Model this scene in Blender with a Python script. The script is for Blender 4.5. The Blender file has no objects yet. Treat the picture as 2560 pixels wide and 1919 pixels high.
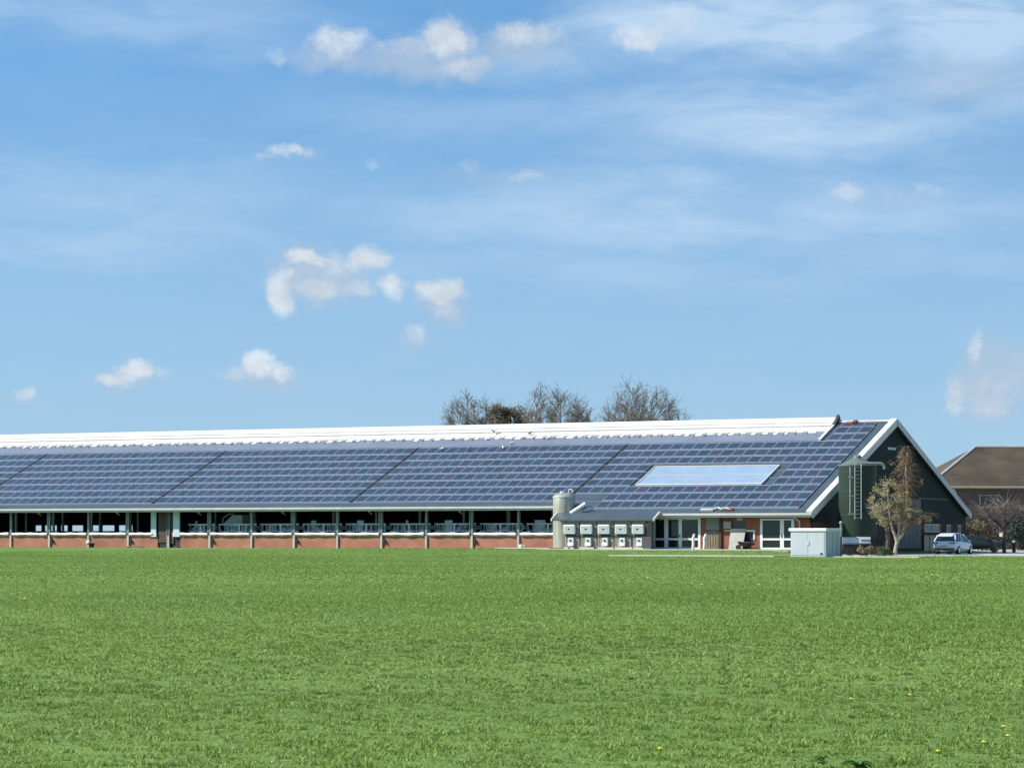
import bpy, math, random
import numpy as np
from mathutils import Vector
random.seed(7); rng = np.random.default_rng(11)
S = bpy.context.scene; COL = S.collection
PI = math.pi

# ------------------------------------------------------------------ frame of the place
# x runs along the barn, y into the depth (barn front eave at y=0), z up. Metres.
FPX, HOR = 7100.0, 1333.0
TH = math.radians(28.75)
CAM = Vector((0, -203.2, 1.24))
RV = Vector((math.cos(TH), math.sin(TH), 0)); FV = Vector((-math.sin(TH), math.cos(TH), 0))
def at(px, py, Z):
    return CAM + Z*((px-1280)/FPX*RV + FV + Vector((0, 0, (HOR-py)/FPX)))

def sst(a, b, x):
    t = np.clip((np.asarray(x, float)-a)/(b-a), 0, 1); return t*t*(3-2*t)
def terrain(x, y):
    x = np.asarray(x, float); y = np.asarray(y, float)
    sx = np.maximum(sst(-86, -83, x), sst(34.6, 37, y))
    y0 = -30 + 14*sst(-112, -100, x)
    t = np.clip((y-y0)/(-1.2-y0), 0, 1); ramp = t*t*(3-2*t)
    und = .025*np.sin(x*.21+1.3)*np.sin(y*.17+.4) + .02*np.sin(x*.07-y*.11)
    und = und*(1-sst(-24, -14, y))
    return -.42 + .42*ramp*(1-sx) + und
def gz(x, y): return float(terrain(x, y))

# ------------------------------------------------------------------ mesh helper
class MB:
    def __init__(s): s.v = []; s.f = []; s.m = []
    def add(s, vs, fs, mi=0):
        o = len(s.v); s.v += [tuple(p) for p in vs]
        for f in fs: s.f.append(tuple(o+i for i in f)); s.m.append(mi)
        return s
    def box(s, x0, x1, y0, y1, z0, z1, mi=0):
        vs = [(x, y, z) for z in (z0, z1) for y in (y0, y1) for x in (x0, x1)]
        return s.add(vs, [(0,2,3,1),(4,5,7,6),(0,1,5,4),(2,6,7,3),(0,4,6,2),(1,3,7,5)], mi)
    def obox(s, c, ax, ay, az, mi=0):
        c, ax, ay, az = Vector(c), Vector(ax), Vector(ay), Vector(az)
        vs = [c+ax*i+ay*j+az*k for k in (-1,1) for j in (-1,1) for i in (-1,1)]
        return s.add(vs, [(0,2,3,1),(4,5,7,6),(0,1,5,4),(2,6,7,3),(0,4,6,2),(1,3,7,5)], mi)
    def beam(s, a, b, w, h, mi=0, up=(0,0,1)):
        a, b = Vector(a), Vector(b); d = b-a; L = d.length; d.normalize()
        u = Vector(up); x = d.cross(u)
        if x.length < 1e-4: x = d.cross(Vector((1,0,0)))
        x.normalize(); z = x.cross(d)
        return s.obox((a+b)/2, x*w/2, d*L/2, z*h/2, mi)
    def tube(s, pts, rad, n=8, mi=0, cap=True):
        pts = [Vector(p) for p in pts]; rings = []
        if not hasattr(rad, '__len__'): rad = [rad]*len(pts)
        pu = None
        for i, p in enumerate(pts):
            d = (pts[min(i+1, len(pts)-1)]-pts[max(i-1, 0)]).normalized()
            if pu is None: pu = d.orthogonal().normalized()
            u = (pu-d*pu.dot(d))
            u = u.normalized() if u.length > 1e-5 else d.orthogonal().normalized()
            pu = u; w = d.cross(u); o = len(s.v)
            for k in range(n):
                a = 2*PI*k/n; s.v.append(tuple(p+(u*math.cos(a)+w*math.sin(a))*rad[i]))
            rings.append(o)
        for a, b in zip(rings, rings[1:]):
            for k in range(n):
                s.f.append((a+k, a+(k+1)%n, b+(k+1)%n, b+k)); s.m.append(mi)
        if cap:
            s.f.append(tuple(rings[0]+k for k in range(n))[::-1]); s.m.append(mi)
            s.f.append(tuple(rings[-1]+k for k in range(n))); s.m.append(mi)
        return s
    def lathe(s, prof, cx, cy, n=32, mi=0):
        o = len(s.v); R_ = len(prof)
        for r, z in prof:
            for k in range(n):
                a = 2*PI*k/n; s.v.append((cx+r*math.cos(a), cy+r*math.sin(a), z))
        for i in range(R_-1):
            for k in range(n):
                s.f.append((o+i*n+k, o+i*n+(k+1)%n, o+(i+1)*n+(k+1)%n, o+(i+1)*n+k)); s.m.append(mi)
        s.f.append(tuple(o+k for k in range(n))[::-1]); s.m.append(mi)
        s.f.append(tuple(o+(R_-1)*n+k for k in range(n))); s.m.append(mi)
        return s
    def prism_x(s, poly, x0, x1, mi=0):   # poly of (y,z)
        n = len(poly)
        vs = [(x0, y, z) for y, z in poly]+[(x1, y, z) for y, z in poly]
        fs = [tuple(range(n)), tuple(range(2*n-1, n-1, -1))]
        fs += [(i, i+n, (i+1)%n+n, (i+1)%n) for i in range(n)]
        return s.add(vs, fs, mi)
    def prism_y(s, poly, y0, y1, mi=0):   # poly of (x,z)
        n = len(poly)
        vs = [(x, y0, z) for x, z in poly]+[(x, y1, z) for x, z in poly]
        fs = [tuple(range(n)), tuple(range(2*n-1, n-1, -1))]
        fs += [(i, i+n, (i+1)%n+n, (i+1)%n) for i in range(n)]
        return s.add(vs, fs, mi)
    def build(s, name, mats, parent=None, smooth=False, bevel=0, local=False, label=None, kind=None, fix=True):
        me = bpy.data.meshes.new(name)
        off = Vector((0,0,0))
        root = parent
        while root is not None and root.parent is not None: root = root.parent
        if root is not None and not local: off = root.location
        me.from_pydata([(a-off[0], b-off[1], c-off[2]) for a, b, c in s.v], [], s.f)
        if not isinstance(mats, (list, tuple)): mats = [mats]
        for m in mats: me.materials.append(m)
        me.polygons.foreach_set('material_index', s.m)
        if smooth: me.polygons.foreach_set('use_smooth', [True]*len(s.f))
        if fix:
            import bmesh
            bm = bmesh.new(); bm.from_mesh(me); bmesh.ops.recalc_face_normals(bm, faces=bm.faces); bm.to_mesh(me); bm.free()
        me.update()
        o = bpy.data.objects.new(name, me); COL.objects.link(o)
        if parent is not None: o.parent = parent
        if bevel:
            b = o.modifiers.new('bevel', 'BEVEL'); b.width = bevel; b.segments = 2; b.limit_method = 'ANGLE'
        if smooth and not bevel:
            try:
                for e in me.edges: pass
                me.set_sharp_from_angle(angle=math.radians(40))
            except Exception: pass
        if label: o['label'] = label
        if kind: o['kind'] = kind
        return o

def tag(o, label=None, cat=None, group=None, kind=None):
    if label: o['label'] = label
    if cat: o['category'] = cat
    if group: o['group'] = group
    if kind: o['kind'] = kind
    return o
def thing(name, loc, label, cat, group=None, rz=0):
    o = bpy.data.objects.new(name, None); COL.objects.link(o)
    o.location = loc; o.rotation_euler = (0, 0, rz); o.empty_display_size = .3
    return tag(o, label, cat, group)
def copy_tree(o, parent=None):
    c = o.copy(); COL.objects.link(c)
    if parent is not None: c.parent = parent
    for ch in list(o.children): copy_tree(ch, c)
    return c

# ------------------------------------------------------------------ materials
def mat(name, col, rough=.7, metal=0, var=.0, vscale=2.0, bump=0, bscale=20, spec=.5, col2=None, attr=None, trans=0, stretch=None):
    m = bpy.data.materials.new(name); m.use_nodes = True
    nt = m.node_tree; N = nt.nodes; L = nt.links; b = N['Principled BSDF']
    b.inputs['Roughness'].default_value = rough; b.inputs['Metallic'].default_value = metal
    b.inputs['Specular IOR Level'].default_value = spec
    b.inputs['Base Color'].default_value = (*col, 1)
    tc = N.new('ShaderNodeTexCoord')
    vec = tc.outputs['Object']
    if stretch:
        mp = N.new('ShaderNodeMapping'); mp.inputs['Scale'].default_value = stretch
        L.new(vec, mp.inputs[0]); vec = mp.outputs[0]
    src = None
    if var > 0 or col2:
        no = N.new('ShaderNodeTexNoise'); no.inputs['Scale'].default_value = vscale; no.inputs['Detail'].default_value = 6
        no.inputs['Roughness'].default_value = .65
        L.new(vec, no.inputs['Vector'])
        r = N.new('ShaderNodeValToRGB')
        c2 = col2 or tuple(c*(1-var) for c in col); c1 = col if col2 else tuple(min(1, c*(1+var)) for c in col)
        r.color_ramp.elements[0].position = .32; r.color_ramp.elements[1].position = .68
        r.color_ramp.elements[0].color = (*c2, 1); r.color_ramp.elements[1].color = (*c1, 1)
        L.new(no.outputs['Fac'], r.inputs[0]); src = r.outputs[0]
    if attr:
        at_ = N.new('ShaderNodeAttribute'); at_.attribute_name = attr
        if src:
            mx = N.new('ShaderNodeMix'); mx.data_type = 'RGBA'; mx.blend_type = 'MULTIPLY'; mx.inputs[0].default_value = 1
            L.new(src, mx.inputs[6]); L.new(at_.outputs['Color'], mx.inputs[7]); src = mx.outputs[2]
        else: src = at_.outputs['Color']
    if src: L.new(src, b.inputs['Base Color'])
    if bump:
        n2 = N.new('ShaderNodeTexNoise'); n2.inputs['Scale'].default_value = bscale; n2.inputs['Detail'].default_value = 4
        L.new(vec, n2.inputs['Vector'])
        bp = N.new('ShaderNodeBump'); bp.inputs['Strength'].default_value = bump; bp.inputs['Distance'].default_value = .02
        L.new(n2.outputs['Fac'], bp.inputs['Height']); L.new(bp.outputs[0], b.inputs['Normal'])
    if trans:
        tr = N.new('ShaderNodeBsdfTranslucent'); ms = N.new('ShaderNodeMixShader'); ms.inputs[0].default_value = trans
        if src: L.new(src, tr.inputs[0])
        else: tr.inputs[0].default_value = (*col, 1)
        L.new(b.outputs[0], ms.inputs[1]); L.new(tr.outputs[0], ms.inputs[2])
        L.new(ms.outputs[0], N['Material Output'].inputs[0])
    return m

def ribbed(name, col, rough, metal, period, axis='X', var=.1, depth=.02, vscale=.6):
    m = mat(name, col, rough, metal, var, vscale); nt = m.node_tree; N = nt.nodes; L = nt.links; b = N['Principled BSDF']
    w = N.new('ShaderNodeTexWave'); w.bands_direction = axis; w.wave_profile = 'SIN'
    w.inputs['Scale'].default_value = .314/period
    tc = N.new('ShaderNodeTexCoord'); L.new(tc.outputs['Object'], w.inputs[0])
    bp = N.new('ShaderNodeBump'); bp.inputs['Strength'].default_value = 1; bp.inputs['Distance'].default_value = depth
    L.new(w.outputs['Fac'], bp.inputs['Height']); L.new(bp.outputs[0], b.inputs['Normal'])
    return m

def brick(name, c1, c2, mortar, scale=1.0, yz=False):
    m = bpy.data.materials.new(name); m.use_nodes = True
    nt = m.node_tree; N = nt.nodes; L = nt.links; b = N['Principled BSDF']; b.inputs['Roughness'].default_value = .9
    tc = N.new('ShaderNodeTexCoord'); sp = N.new('ShaderNodeSeparateXYZ'); cb = N.new('ShaderNodeCombineXYZ')
    L.new(tc.outputs['Object'], sp.inputs[0]); L.new(sp.outputs['Y' if yz else 'X'], cb.inputs[0]); L.new(sp.outputs['Z'], cb.inputs[1])
    bt = N.new('ShaderNodeTexBrick'); bt.inputs['Scale'].default_value = scale
    bt.inputs['Brick Width'].default_value = .22; bt.inputs['Row Height'].default_value = .065; bt.inputs['Mortar Size'].default_value = .007
    bt.inputs['Color1'].default_value = (*c1, 1); bt.inputs['Color2'].default_value = (*c2, 1); bt.inputs['Mortar'].default_value = (*mortar, 1)
    L.new(cb.outputs[0], bt.inputs['Vector'])
    no = N.new('ShaderNodeTexNoise'); no.inputs['Scale'].default_value = .9; no.inputs['Detail'].default_value = 6; L.new(tc.outputs['Object'], no.inputs[0])
    mr = N.new('ShaderNodeMapRange'); mr.inputs[1].default_value = .3; mr.inputs[2].default_value = .7; mr.inputs[3].default_value = .78; mr.inputs[4].default_value = 1.15
    L.new(no.outputs['Fac'], mr.inputs[0])
    mx = N.new('ShaderNodeMix'); mx.data_type = 'RGBA'; mx.blend_type = 'MULTIPLY'; mx.inputs[0].default_value = 1
    L.new(bt.outputs['Color'], mx.inputs[6]); L.new(mr.outputs[0], mx.inputs[7]); L.new(mx.outputs[2], b.inputs['Base Color'])
    bp = N.new('ShaderNodeBump'); bp.inputs['Strength'].default_value = .4; bp.inputs['Distance'].default_value = .008
    L.new(bt.outputs['Fac'], bp.inputs['Height']); bp.invert = True; L.new(bp.outputs[0], b.inputs['Normal'])
    return m

M = {}
M['roof'] = ribbed('roof_sheet', (.060,.080,.098), .45, .0, .30, 'X', .18)
M['roof_back'] = ribbed('roof_sheet_rear', (.10,.12,.13), .5, .0, .30, 'X', .15)
M['band'] = ribbed('pale_roof_sheet', (.175,.195,.245), .42, .0, .26, 'X', .12, .015, .35)
M['ridge'] = mat('white_roof_light', (.60,.585,.54), .5, 0, .12, .25, 0, 10)
M['ridgebar'] = mat('grey_glazing_bar', (.40,.37,.36), .5, 0, .25, 2)
M['white'] = mat('white_paint', (.74,.74,.73), .45, 0, .05, 2.5)
M['offwhite'] = mat('weathered_white', (.58,.55,.51), .65, 0, .12, 2.2, .15, 12)
M['fascia'] = mat('pale_fascia_metal', (.46,.45,.44), .4, .0, .1, .8)
M['gutter'] = mat('zinc_gutter', (.50,.49,.475), .6, 0, .12, 1.2)
M['brick'] = brick('red_brick', (.39,.135,.082), (.32,.105,.064), (.33,.21,.15))
M['brick2'] = brick('dark_red_brick', (.34,.10,.055), (.26,.075,.043), (.25,.15,.10))
M['brickg'] = brick('gable_brick', (.13,.062,.046), (.095,.048,.038), (.10,.08,.07), 1, True)
M['gable'] = ribbed('dark_green_cladding', (.014,.0235,.021), .65, 0, .3, 'Y', .2)
M['post'] = mat('galvanised_post', (.19,.225,.24), .5, .3, .2, 3)
M['postbase'] = mat('concrete_pier', (.44,.39,.34), .9, 0, .15, 4, .3, 25)
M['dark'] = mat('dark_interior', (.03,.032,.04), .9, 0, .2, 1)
M['conc'] = mat('concrete', (.32,.31,.28), .9, 0, .16, .7, .3, 12)
M['concL'] = mat('pale_concrete', (.44,.42,.35), .9, 0, .14, .5, .3, 12)
M['rail'] = mat('feed_fence_steel', (.42,.50,.54), .5, .2, .25, 3)
M['wood'] = mat('weathered_boards', (.30,.235,.16), .85, 0, .3, 3, .3, 30, stretch=(8,8,.6))
M['woodd'] = mat('dark_stained_wood', (.070,.045,.040), .8, 0, .3, 3, .3, 20, stretch=(8,8,.6))
M['greyb'] = mat('grey_boards', (.23,.215,.19), .85, 0, .2, 3, .2, 20, stretch=(8,8,.6))
M['sheet'] = mat('grey_fibre_sheet', (.40,.385,.35), .85, 0, .18, 2.2, .2, 15)
M['glass'] = mat('window_glass', (.015,.022,.026), .06, 0, 0, 1, 0, 1, .6)
M['inv'] = mat('inverter_housing', (.50,.55,.53), .4, 0, .06, 3)
M['invd'] = mat('inverter_panel', (.36,.41,.40), .4, 0, .06, 3)
M['black'] = mat('black_plastic', (.015,.015,.017), .5, 0, .2, 5)
M['rubber'] = mat('tyre_rubber', (.018,.018,.018), .85, 0, .2, 8)
M['tank'] = mat('weathered_steel_tank', (.40,.38,.31), .42, .35, .22, 1.6, .1, 6, stretch=(3,3,.35))
M['silo'] = mat('green_silo_coating', (.026,.042,.030), .55, 0, .16, .9, .06, 5, stretch=(2,2,.3))
M['silopipe'] = mat('grey_silo_pipe', (.20,.21,.20), .5, .1, .12, 3)
M['ladder'] = mat('galvanised_ladder', (.36,.39,.37), .45, .3, .12, 4)
M['cab'] = mat('white_kiosk_paint', (.47,.495,.53), .4, 0, .04, 1.2)
M['cabside'] = mat('shade_lifted_kiosk_side', (.52,.53,.52), .5, 0, .08, 1.2)  # kiosk's shaded side: base colour raised to brighten the shade on it
M['barkg'] = mat('grey_bark', (.135,.115,.095), .95, 0, .35, 3, .5, 8)
M['birch'] = mat('pale_birch_bark', (.40,.325,.25), .85, 0, .25, 3, .3, 12, stretch=(1,1,3))
M['twigb'] = mat('brown_twigs', (.22,.14,.085), .9, 0, .3, 1.2)
M['twigg'] = mat('grey_twigs', (.20,.172,.145), .95, 0, .2, .5)
M['leafy'] = mat('young_yellow_leaf', (.36,.305,.155), .6, 0, .35, 1.4, trans=.3)
M['leafb'] = mat('brown_leaf', (.16,.125,.075), .7, 0, .3, .6, trans=.25)
M['leafg'] = mat('dull_green_leaf', (.10,.115,.05), .6, 0, .35, .8, trans=.3)
M['tile'] = mat('mossy_roof_tile', (.110,.082,.048), .95, 0, 0, .22, .6, 6, col2=(.042,.032,.023))
M['farbrick'] = brick('far_brick', (.17,.095,.07), (.14,.078,.06), (.15,.12,.10))
M['farwood'] = mat('dark_far_boards', (.085,.06,.055), .85, 0, .25, 1.5)
M['car'] = mat('white_car_paint', (.66,.67,.70), .18, .15, .02, 2)
M['darkcar'] = mat('dark_car_paint', (.03,.035,.04), .25, .2, .02, 2)
M['rim'] = mat('alloy_rim', (.5,.5,.52), .3, .8, .05, 3)
M['tail'] = mat('red_tail_light', (.10,.015,.015), .2, 0, .05, 3)
M['blue'] = mat('pale_blue_board', (.22,.29,.35), .5, 0, .12, 2)
M['paleblue'] = mat('pale_blue_sheet', (.46,.56,.60), .5, 0, .1, 2)
M['rust'] = mat('red_brown_metal', (.22,.07,.045), .8, 0, .3, 5)
M['yellow'] = mat('dandelion_petal', (.80,.62,.03), .6, 0, .1, 30)
M['stemg'] = mat('green_stem', (.10,.19,.05), .6, 0, .1, 20)
M['dock'] = mat('dock_leaf', (.12,.25,.05), .5, 0, .2, 9, trans=.4)
M['bird_w'] = mat('white_plumage', (.74,.74,.76), .7, 0, .08, 12)
M['bird_g'] = mat('grey_plumage', (.16,.17,.19), .7, 0, .2, 12)
M['alu'] = mat('panel_frame', (.25,.295,.345), .45, .2, .06, 3)

def cell_mat():
    m = mat('solar_cells', (.045,.055,.095), .16, 0, 0, 1, spec=.5, attr='tint')
    nt = m.node_tree; N = nt.nodes; L = nt.links; b = N['Principled BSDF']
    b.inputs['Coat Weight'].default_value = .3; b.inputs['Coat Roughness'].default_value = .12
    return m
M['cell'] = cell_mat()
for k_, v_ in (('silo', .2), ('gable', .12), ('brickg', .1)): M[k_].node_tree.nodes['Principled BSDF'].inputs['Specular IOR Level'].default_value = v_

# ------------------------------------------------------------------ ground
def ground_mat():
    m = bpy.data.materials.new('pasture'); m.use_nodes = True
    nt = m.node_tree; N = nt.nodes; L = nt.links; b = N['Principled BSDF']; b.inputs['Roughness'].default_value = .9
    b.inputs['Specular IOR Level'].default_value = .15
    tc = N.new('ShaderNodeTexCoord')
    def noise(sc, det, ro=.6):
        n = N.new('ShaderNodeTexNoise'); n.inputs['Scale'].default_value = sc; n.inputs['Detail'].default_value = det; n.inputs['Roughness'].default_value = ro
        L.new(tc.outputs['Object'], n.inputs[0]); return n.outputs['Fac']
    def ramp(f, a, b_, p0=.3, p1=.7):
        r = N.new('ShaderNodeValToRGB'); r.color_ramp.elements[0].position = p0; r.color_ramp.elements[1].position = p1
        r.color_ramp.elements[0].color = (*a, 1); r.color_ramp.elements[1].color = (*b_, 1); L.new(f, r.inputs[0]); return r.outputs[0]
    big = ramp(noise(.05, 5), (.154,.252,.052), (.194,.288,.068))
    mid = ramp(noise(1.1, 6, .7), (.72,.78,.7), (1.15,1.1,1.15), .35, .65)
    fine = ramp(noise(14, 4, .7), (.6,.66,.55), (1.2,1.15,1.25), .35, .65)
    def mul(a, c):
        x = N.new('ShaderNodeMix'); x.data_type = 'RGBA'; x.blend_type = 'MULTIPLY'; x.inputs[0].default_value = 1
        L.new(a, x.inputs[6]); L.new(c, x.inputs[7]); return x.outputs[2]
    L.new(mul(mul(big, mid), fine), b.inputs['Base Color'])
    bp = N.new('ShaderNodeBump'); bp.inputs['Strength'].default_value = .8; bp.inputs['Distance'].default_value = .06
    L.new(noise(9, 5, .7), bp.inputs['Height']); L.new(bp.outputs[0], b.inputs['Normal'])
    return m
M['field'] = ground_mat()
xs = np.array([-3500,-1800,-900,-500,-350]+list(np.arange(-270,-20,3.0))+list(np.arange(-20,60,5.0))+[90,150,300,700,1500,3500])
ys = np.array([-3000,-1200,-600,-350,-270]+list(np.arange(-230,-36,4.0))+list(np.arange(-36,6,1.0))+list(np.arange(6,60,4.0))+[80,120,200,400,900,2000,4000])
X, Y = np.meshgrid(xs, ys); Zt = terrain(X, Y)
nx, ny = len(xs), len(ys)
mb = MB(); mb.v = list(zip(X.ravel().tolist(), Y.ravel().tolist(), Zt.ravel().tolist()))
mb.f = [(j*nx+i, j*nx+i+1, (j+1)*nx+i+1, (j+1)*nx+i) for j in range(ny-1) for i in range(nx-1)]; mb.m = [0]*len(mb.f)
fld = mb.build('grass_field', M['field'], smooth=True); tag(fld, kind='structure')

def slab(name, poly, top, thick, m):
    mb = MB(); n = len(poly)
    mb.add([(x, y, top-thick) for x, y in poly]+[(x, y, top) for x, y in poly],
           [tuple(range(n-1, -1, -1)), tuple(range(n, 2*n))]+[(i, (i+1)%n, (i+1)%n+n, i+n) for i in range(n)])
    return tag(mb.build(name, m), kind='structure')
YARD = [(-83.2,-12.2),(-77.0,-12.0),(-60,-3.2),(-30,12.5),(-30,95),(-84.6,95),(-84.6,36)]
slab('farm_yard', [(-84.55,-9.0),(-77.0,-10.4),(-60,-1.6),(-30,14.1),(-30,95),(-140,95),(-140,36.5),(-84.55,36.5)], -.385, .3, M['concL'])
def path_strip(name, x0, x1, y0, y1, h):
    mb = MB(); n = 14; vs = []; fs = []
    for i in range(n+1):
        x = x0+(x1-x0)*i/n; z0 = min(gz(x, y0), gz(x, y1)); z1 = max(gz(x, y0), gz(x, y1))+h
        vs += [(x, y0, z0-.2), (x, y0, gz(x,y0)+h), (x, y1, gz(x,y1)+h), (x, y1, z0-.2)]
    for i in range(n):
        a = i*4; b = a+4
        for k in range(3): fs.append((a+k, b+k, b+k+1, a+k+1))
    fs += [(0,1,2,3), (n*4+3,n*4+2,n*4+1,n*4)]
    mb.add(vs, fs); return tag(mb.build(name, M['concL']), kind='structure')
path_strip('concrete_path', -93.5, -80.4, -18.2, -15.2, .09)
path_strip('paved_strip', -75.3, -69.0, -19.6, -17.6, .07)
path_strip('apron', -106.9, -85.3, -4.3, -2.0, .03)

# ------------------------------------------------------------------ barn
SL = .428; RN = Vector((0, -SL, 1)).normalized(); RU = Vector((0, 1, SL)).normalized()
def zr(y): return 3.47+SL*y
def rp(x, y, h=0): return Vector((x, y, zr(y)))+RN*h
barn = thing('cattle_barn', (-85.2, 16.4, 0), 'very long low cattle barn with solar panels covering its roof and dark gable end', 'barn')
YR, ZRG, YB = 16.4, zr(16.4), 34.3
XL, XE, XV = -204.0, -84.8, -84.45
def roof_strip(mb, x0, x1, y0, y1, h0, h1, mi=0):
    a = [rp(x0,y0,h0), rp(x1,y0,h0), rp(x1,y1,h0), rp(x0,y1,h0), rp(x0,y0,h1), rp(x1,y0,h1), rp(x1,y1,h1), rp(x0,y1,h1)]
    mb.add(a, [(3,2,1,0),(4,5,6,7),(0,1,5,4),(1,2,6,5),(2,3,7,6),(3,0,4,7)], mi)
mb = MB()
roof_strip(mb, XL, -105.2, 0, YR, -.12, 0)
roof_strip(mb, -105.2, XV+.02, -1.5, YR, -.12, 0)
roof = mb.build('roof', M['roof'], barn)
mb = MB()
def zb(y): return ZRG-SL*(y-YR)
mb.prism_x([(YR, ZRG), (YB, zb(YB)), (YB, zb(YB)-.13), (YR, ZRG-.13)], XL, XV+.02)
mb.build('rear_roof', M['roof_back'], barn)
# pale sheet band under the roof light
mb = MB(); roof_strip(mb, XL, -89.75, 12.42, 14.6, .02, .06)
mb.build('pale_roof_band', M['band'], barn)
# ridge roof light: stepped lapped sheets with glazing bars
mb = MB()
for (a, b, h) in ((14.22, 15.15, .16), (15.1, 15.8, .21), (15.75, 16.4, .26)):
    roof_strip(mb, XL, -89.75, a, b, .07, h)
rl = mb.build('roof_light', M['ridge'], barn)
mb = MB()
mb.prism_x([(YR-.35, zr(YR-.35)+.26), (YR, ZRG+.40), (YR+.35, zr(YR-.35)+.26), (YR+.35, zr(YR-.35)-.05), (YR-.35, zr(YR-.35)-.05)], XL, -89.75)
mb.build('ridge_cap', M['ridge'], rl)
mb = MB(); x = XL+.4; edge = [(XL, 14.16)]
while x < -90.6:
    lo_ = 13.75+random.uniform(-.12,.12)
    roof_strip(mb, x, x+.045, lo_, 15.1, .06, .15)
    w_ = x+random.uniform(.35,.85); y_ = lo_+random.uniform(.05,.3)
    edge += [(x+.05, 14.18), (x+.055, y_), (w_, y_+random.uniform(-.03,.03)), (w_+.01, 14.18)]
    x += 1.02
edge.append((-89.75, 14.16)); m2 = MB(); vs_ = []
for ex, ey in edge: vs_ += [rp(ex, ey, .07), rp(ex, ey, .10), rp(ex, 14.25, .11)]
m2.add(vs_, [q for i in range(len(edge)-1) for q in ((i*3, i*3+3, i*3+4, i*3+1), (i*3+1, i*3+4, i*3+5, i*3+2))])
m2.build('sheet_edge', M['ridge'], rl)
for yy in (15.12, 15.78): roof_strip(mb, XL, -89.8, yy-.05, yy, .16, .235)
mb.build('glazing_bars', M['ridgebar'], rl)
# end upstand and verge of the dark roof piece beside the roof light
mb = MB()
mb.prism_x([(15.1, zr(15.1)), (16.4, ZRG+.62), (16.75, ZRG+.1), (16.4, ZRG-.05)], -89.72, -89.5)
mb.build('ridge_upstand', M['woodd'], barn)
mb = MB(); roof_strip(mb, -89.74, -89.5, 12.4, 15.4, .01, .17)
mb.build('verge_trim', M['offwhite'], barn)
mb = MB(); mb.prism_x([(YR-.28, ZRG-.06), (YR, ZRG+.12), (YR+.28, ZRG-.06)], -89.5, XV)
mb.build('ridge_tile', M['fascia'], barn)
mb = MB(); mb.obox(rp(-88.3, 15.75, .12), (.30,0,0), RU*.2, RN*.09); mb.obox(rp(-87.9, 15.98, .14), (.16,0,0), RU*.2, RN*.12)
mb.build('roof_vent', M['rust'], barn)
# verge cap, barge boards
mb = MB(); roof_strip(mb, XV-.43, XV+.06, -1.6, YR+.02, .05, .20)
mb.build('verge_cap', M['white'], barn)
mb = MB(); roof_strip(mb, XV+.02, XV+.055, -1.62, YR, -.42, .045)
mb.build('barge_board', M['offwhite'], barn)
mb = MB(); mb.prism_x([(YR, ZRG+.2), (YB+.1, zb(YB)+.2), (YB+.1, zb(YB)-.35), (YR, ZRG-.35)], XV+.021, XV+.055)
mb.build('barge_board', M['fascia'], barn)
# gutters / fascias
def gutter(x0, x1, y, z, name):
    mb = MB()
    mb.box(x0, x1, y-.02, y+.03, z-.34, z-.02)
    g = mb.build(name, M['fascia'], barn)
    mb = MB()
    prof = [(y-.17, z-.01), (y-.165, z-.17), (y-.12, z-.21), (y-.04, z-.21), (y-.022, z-.12), (y-.022, z-.03)]
    mb.prism_x(prof, x0, x1); mb.build('gutter', M['gutter'], g)
gutter(XL, -107.4, 0, 3.47, 'fascia'); gutter(-105.2, XV, -1.5, 2.83, 'fascia')
mb = MB(); mb.obox(rp(-93.5,-1.02,.07),(.55,0,0),RU*.16,RN*.06); cl_ = mb.build('eave_cover', M['fascia'], barn)
mb = MB(); mb.tube([rp(-92.9,-1.0,.1),rp(-92.6,-.85,.2),rp(-92.3,-1.05,.12),rp(-91.9,-.9,.18),rp(-91.5,-1.05,.08)],.06,7); mb.build('cable_bundle', M['offwhite'], cl_, smooth=True)
mb = MB(); mb.obox(rp(-91.6,-1.0,.08),(.32,0,0),RU*.14,RN*.06); mb.build('eave_cover', M['rust'], barn)
# walls --------------------------------------------------
YW = 1.2
mb = MB()
mb.box(XL+.2, -147.75, YW, YW+.25, -.6, 1.0); mb.box(-145.35, -107.0, YW, YW+.25, -.6, 1.0)
mb.build('brick_wall', M['brick'], barn)
def wall_holes(mb, x0, x1, y0, y1, z0, z1, holes, mi=0):
    xs_ = sorted({x0, x1}|{h[0] for h in holes}|{h[1] for h in holes})
    for a, b in zip(xs_, xs_[1:]):
        cuts = sorted([(h[2], h[3]) for h in holes if h[0] <= a+1e-6 and h[1] >= b-1e-6]); z = z0
        for c, d in cuts:
            if c > z: mb.box(a, b, y0, y1, z, c, mi)
            z = d
        if z < z1: mb.box(a, b, y0, y1, z, z1, mi)
# right section front wall
YF = -.5
mb = MB()
wall_holes(mb, -105.2, XE-.26, YF, YF+.25, -.6, 2.9, [(-98.45,-94.3,.02,2.48),(-93.85,-92.7,0,2.55),(-90.6,-89.75,.3,1.45),(-89.2,-86.35,.02,2.40),(-91.6,-90.4,1.62,2.2)])
mb.build('front_wall', M['brick2'], barn)
mb = MB(); mb.box(-107.05, -105.2, YW-.1, YW+.25, -.6, 3.5); mb.box(-105.2, -104.95, YF+.25, YW-.1, -.6, 3.0); mb.build('return_wall', M['brick2'], barn)
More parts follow.
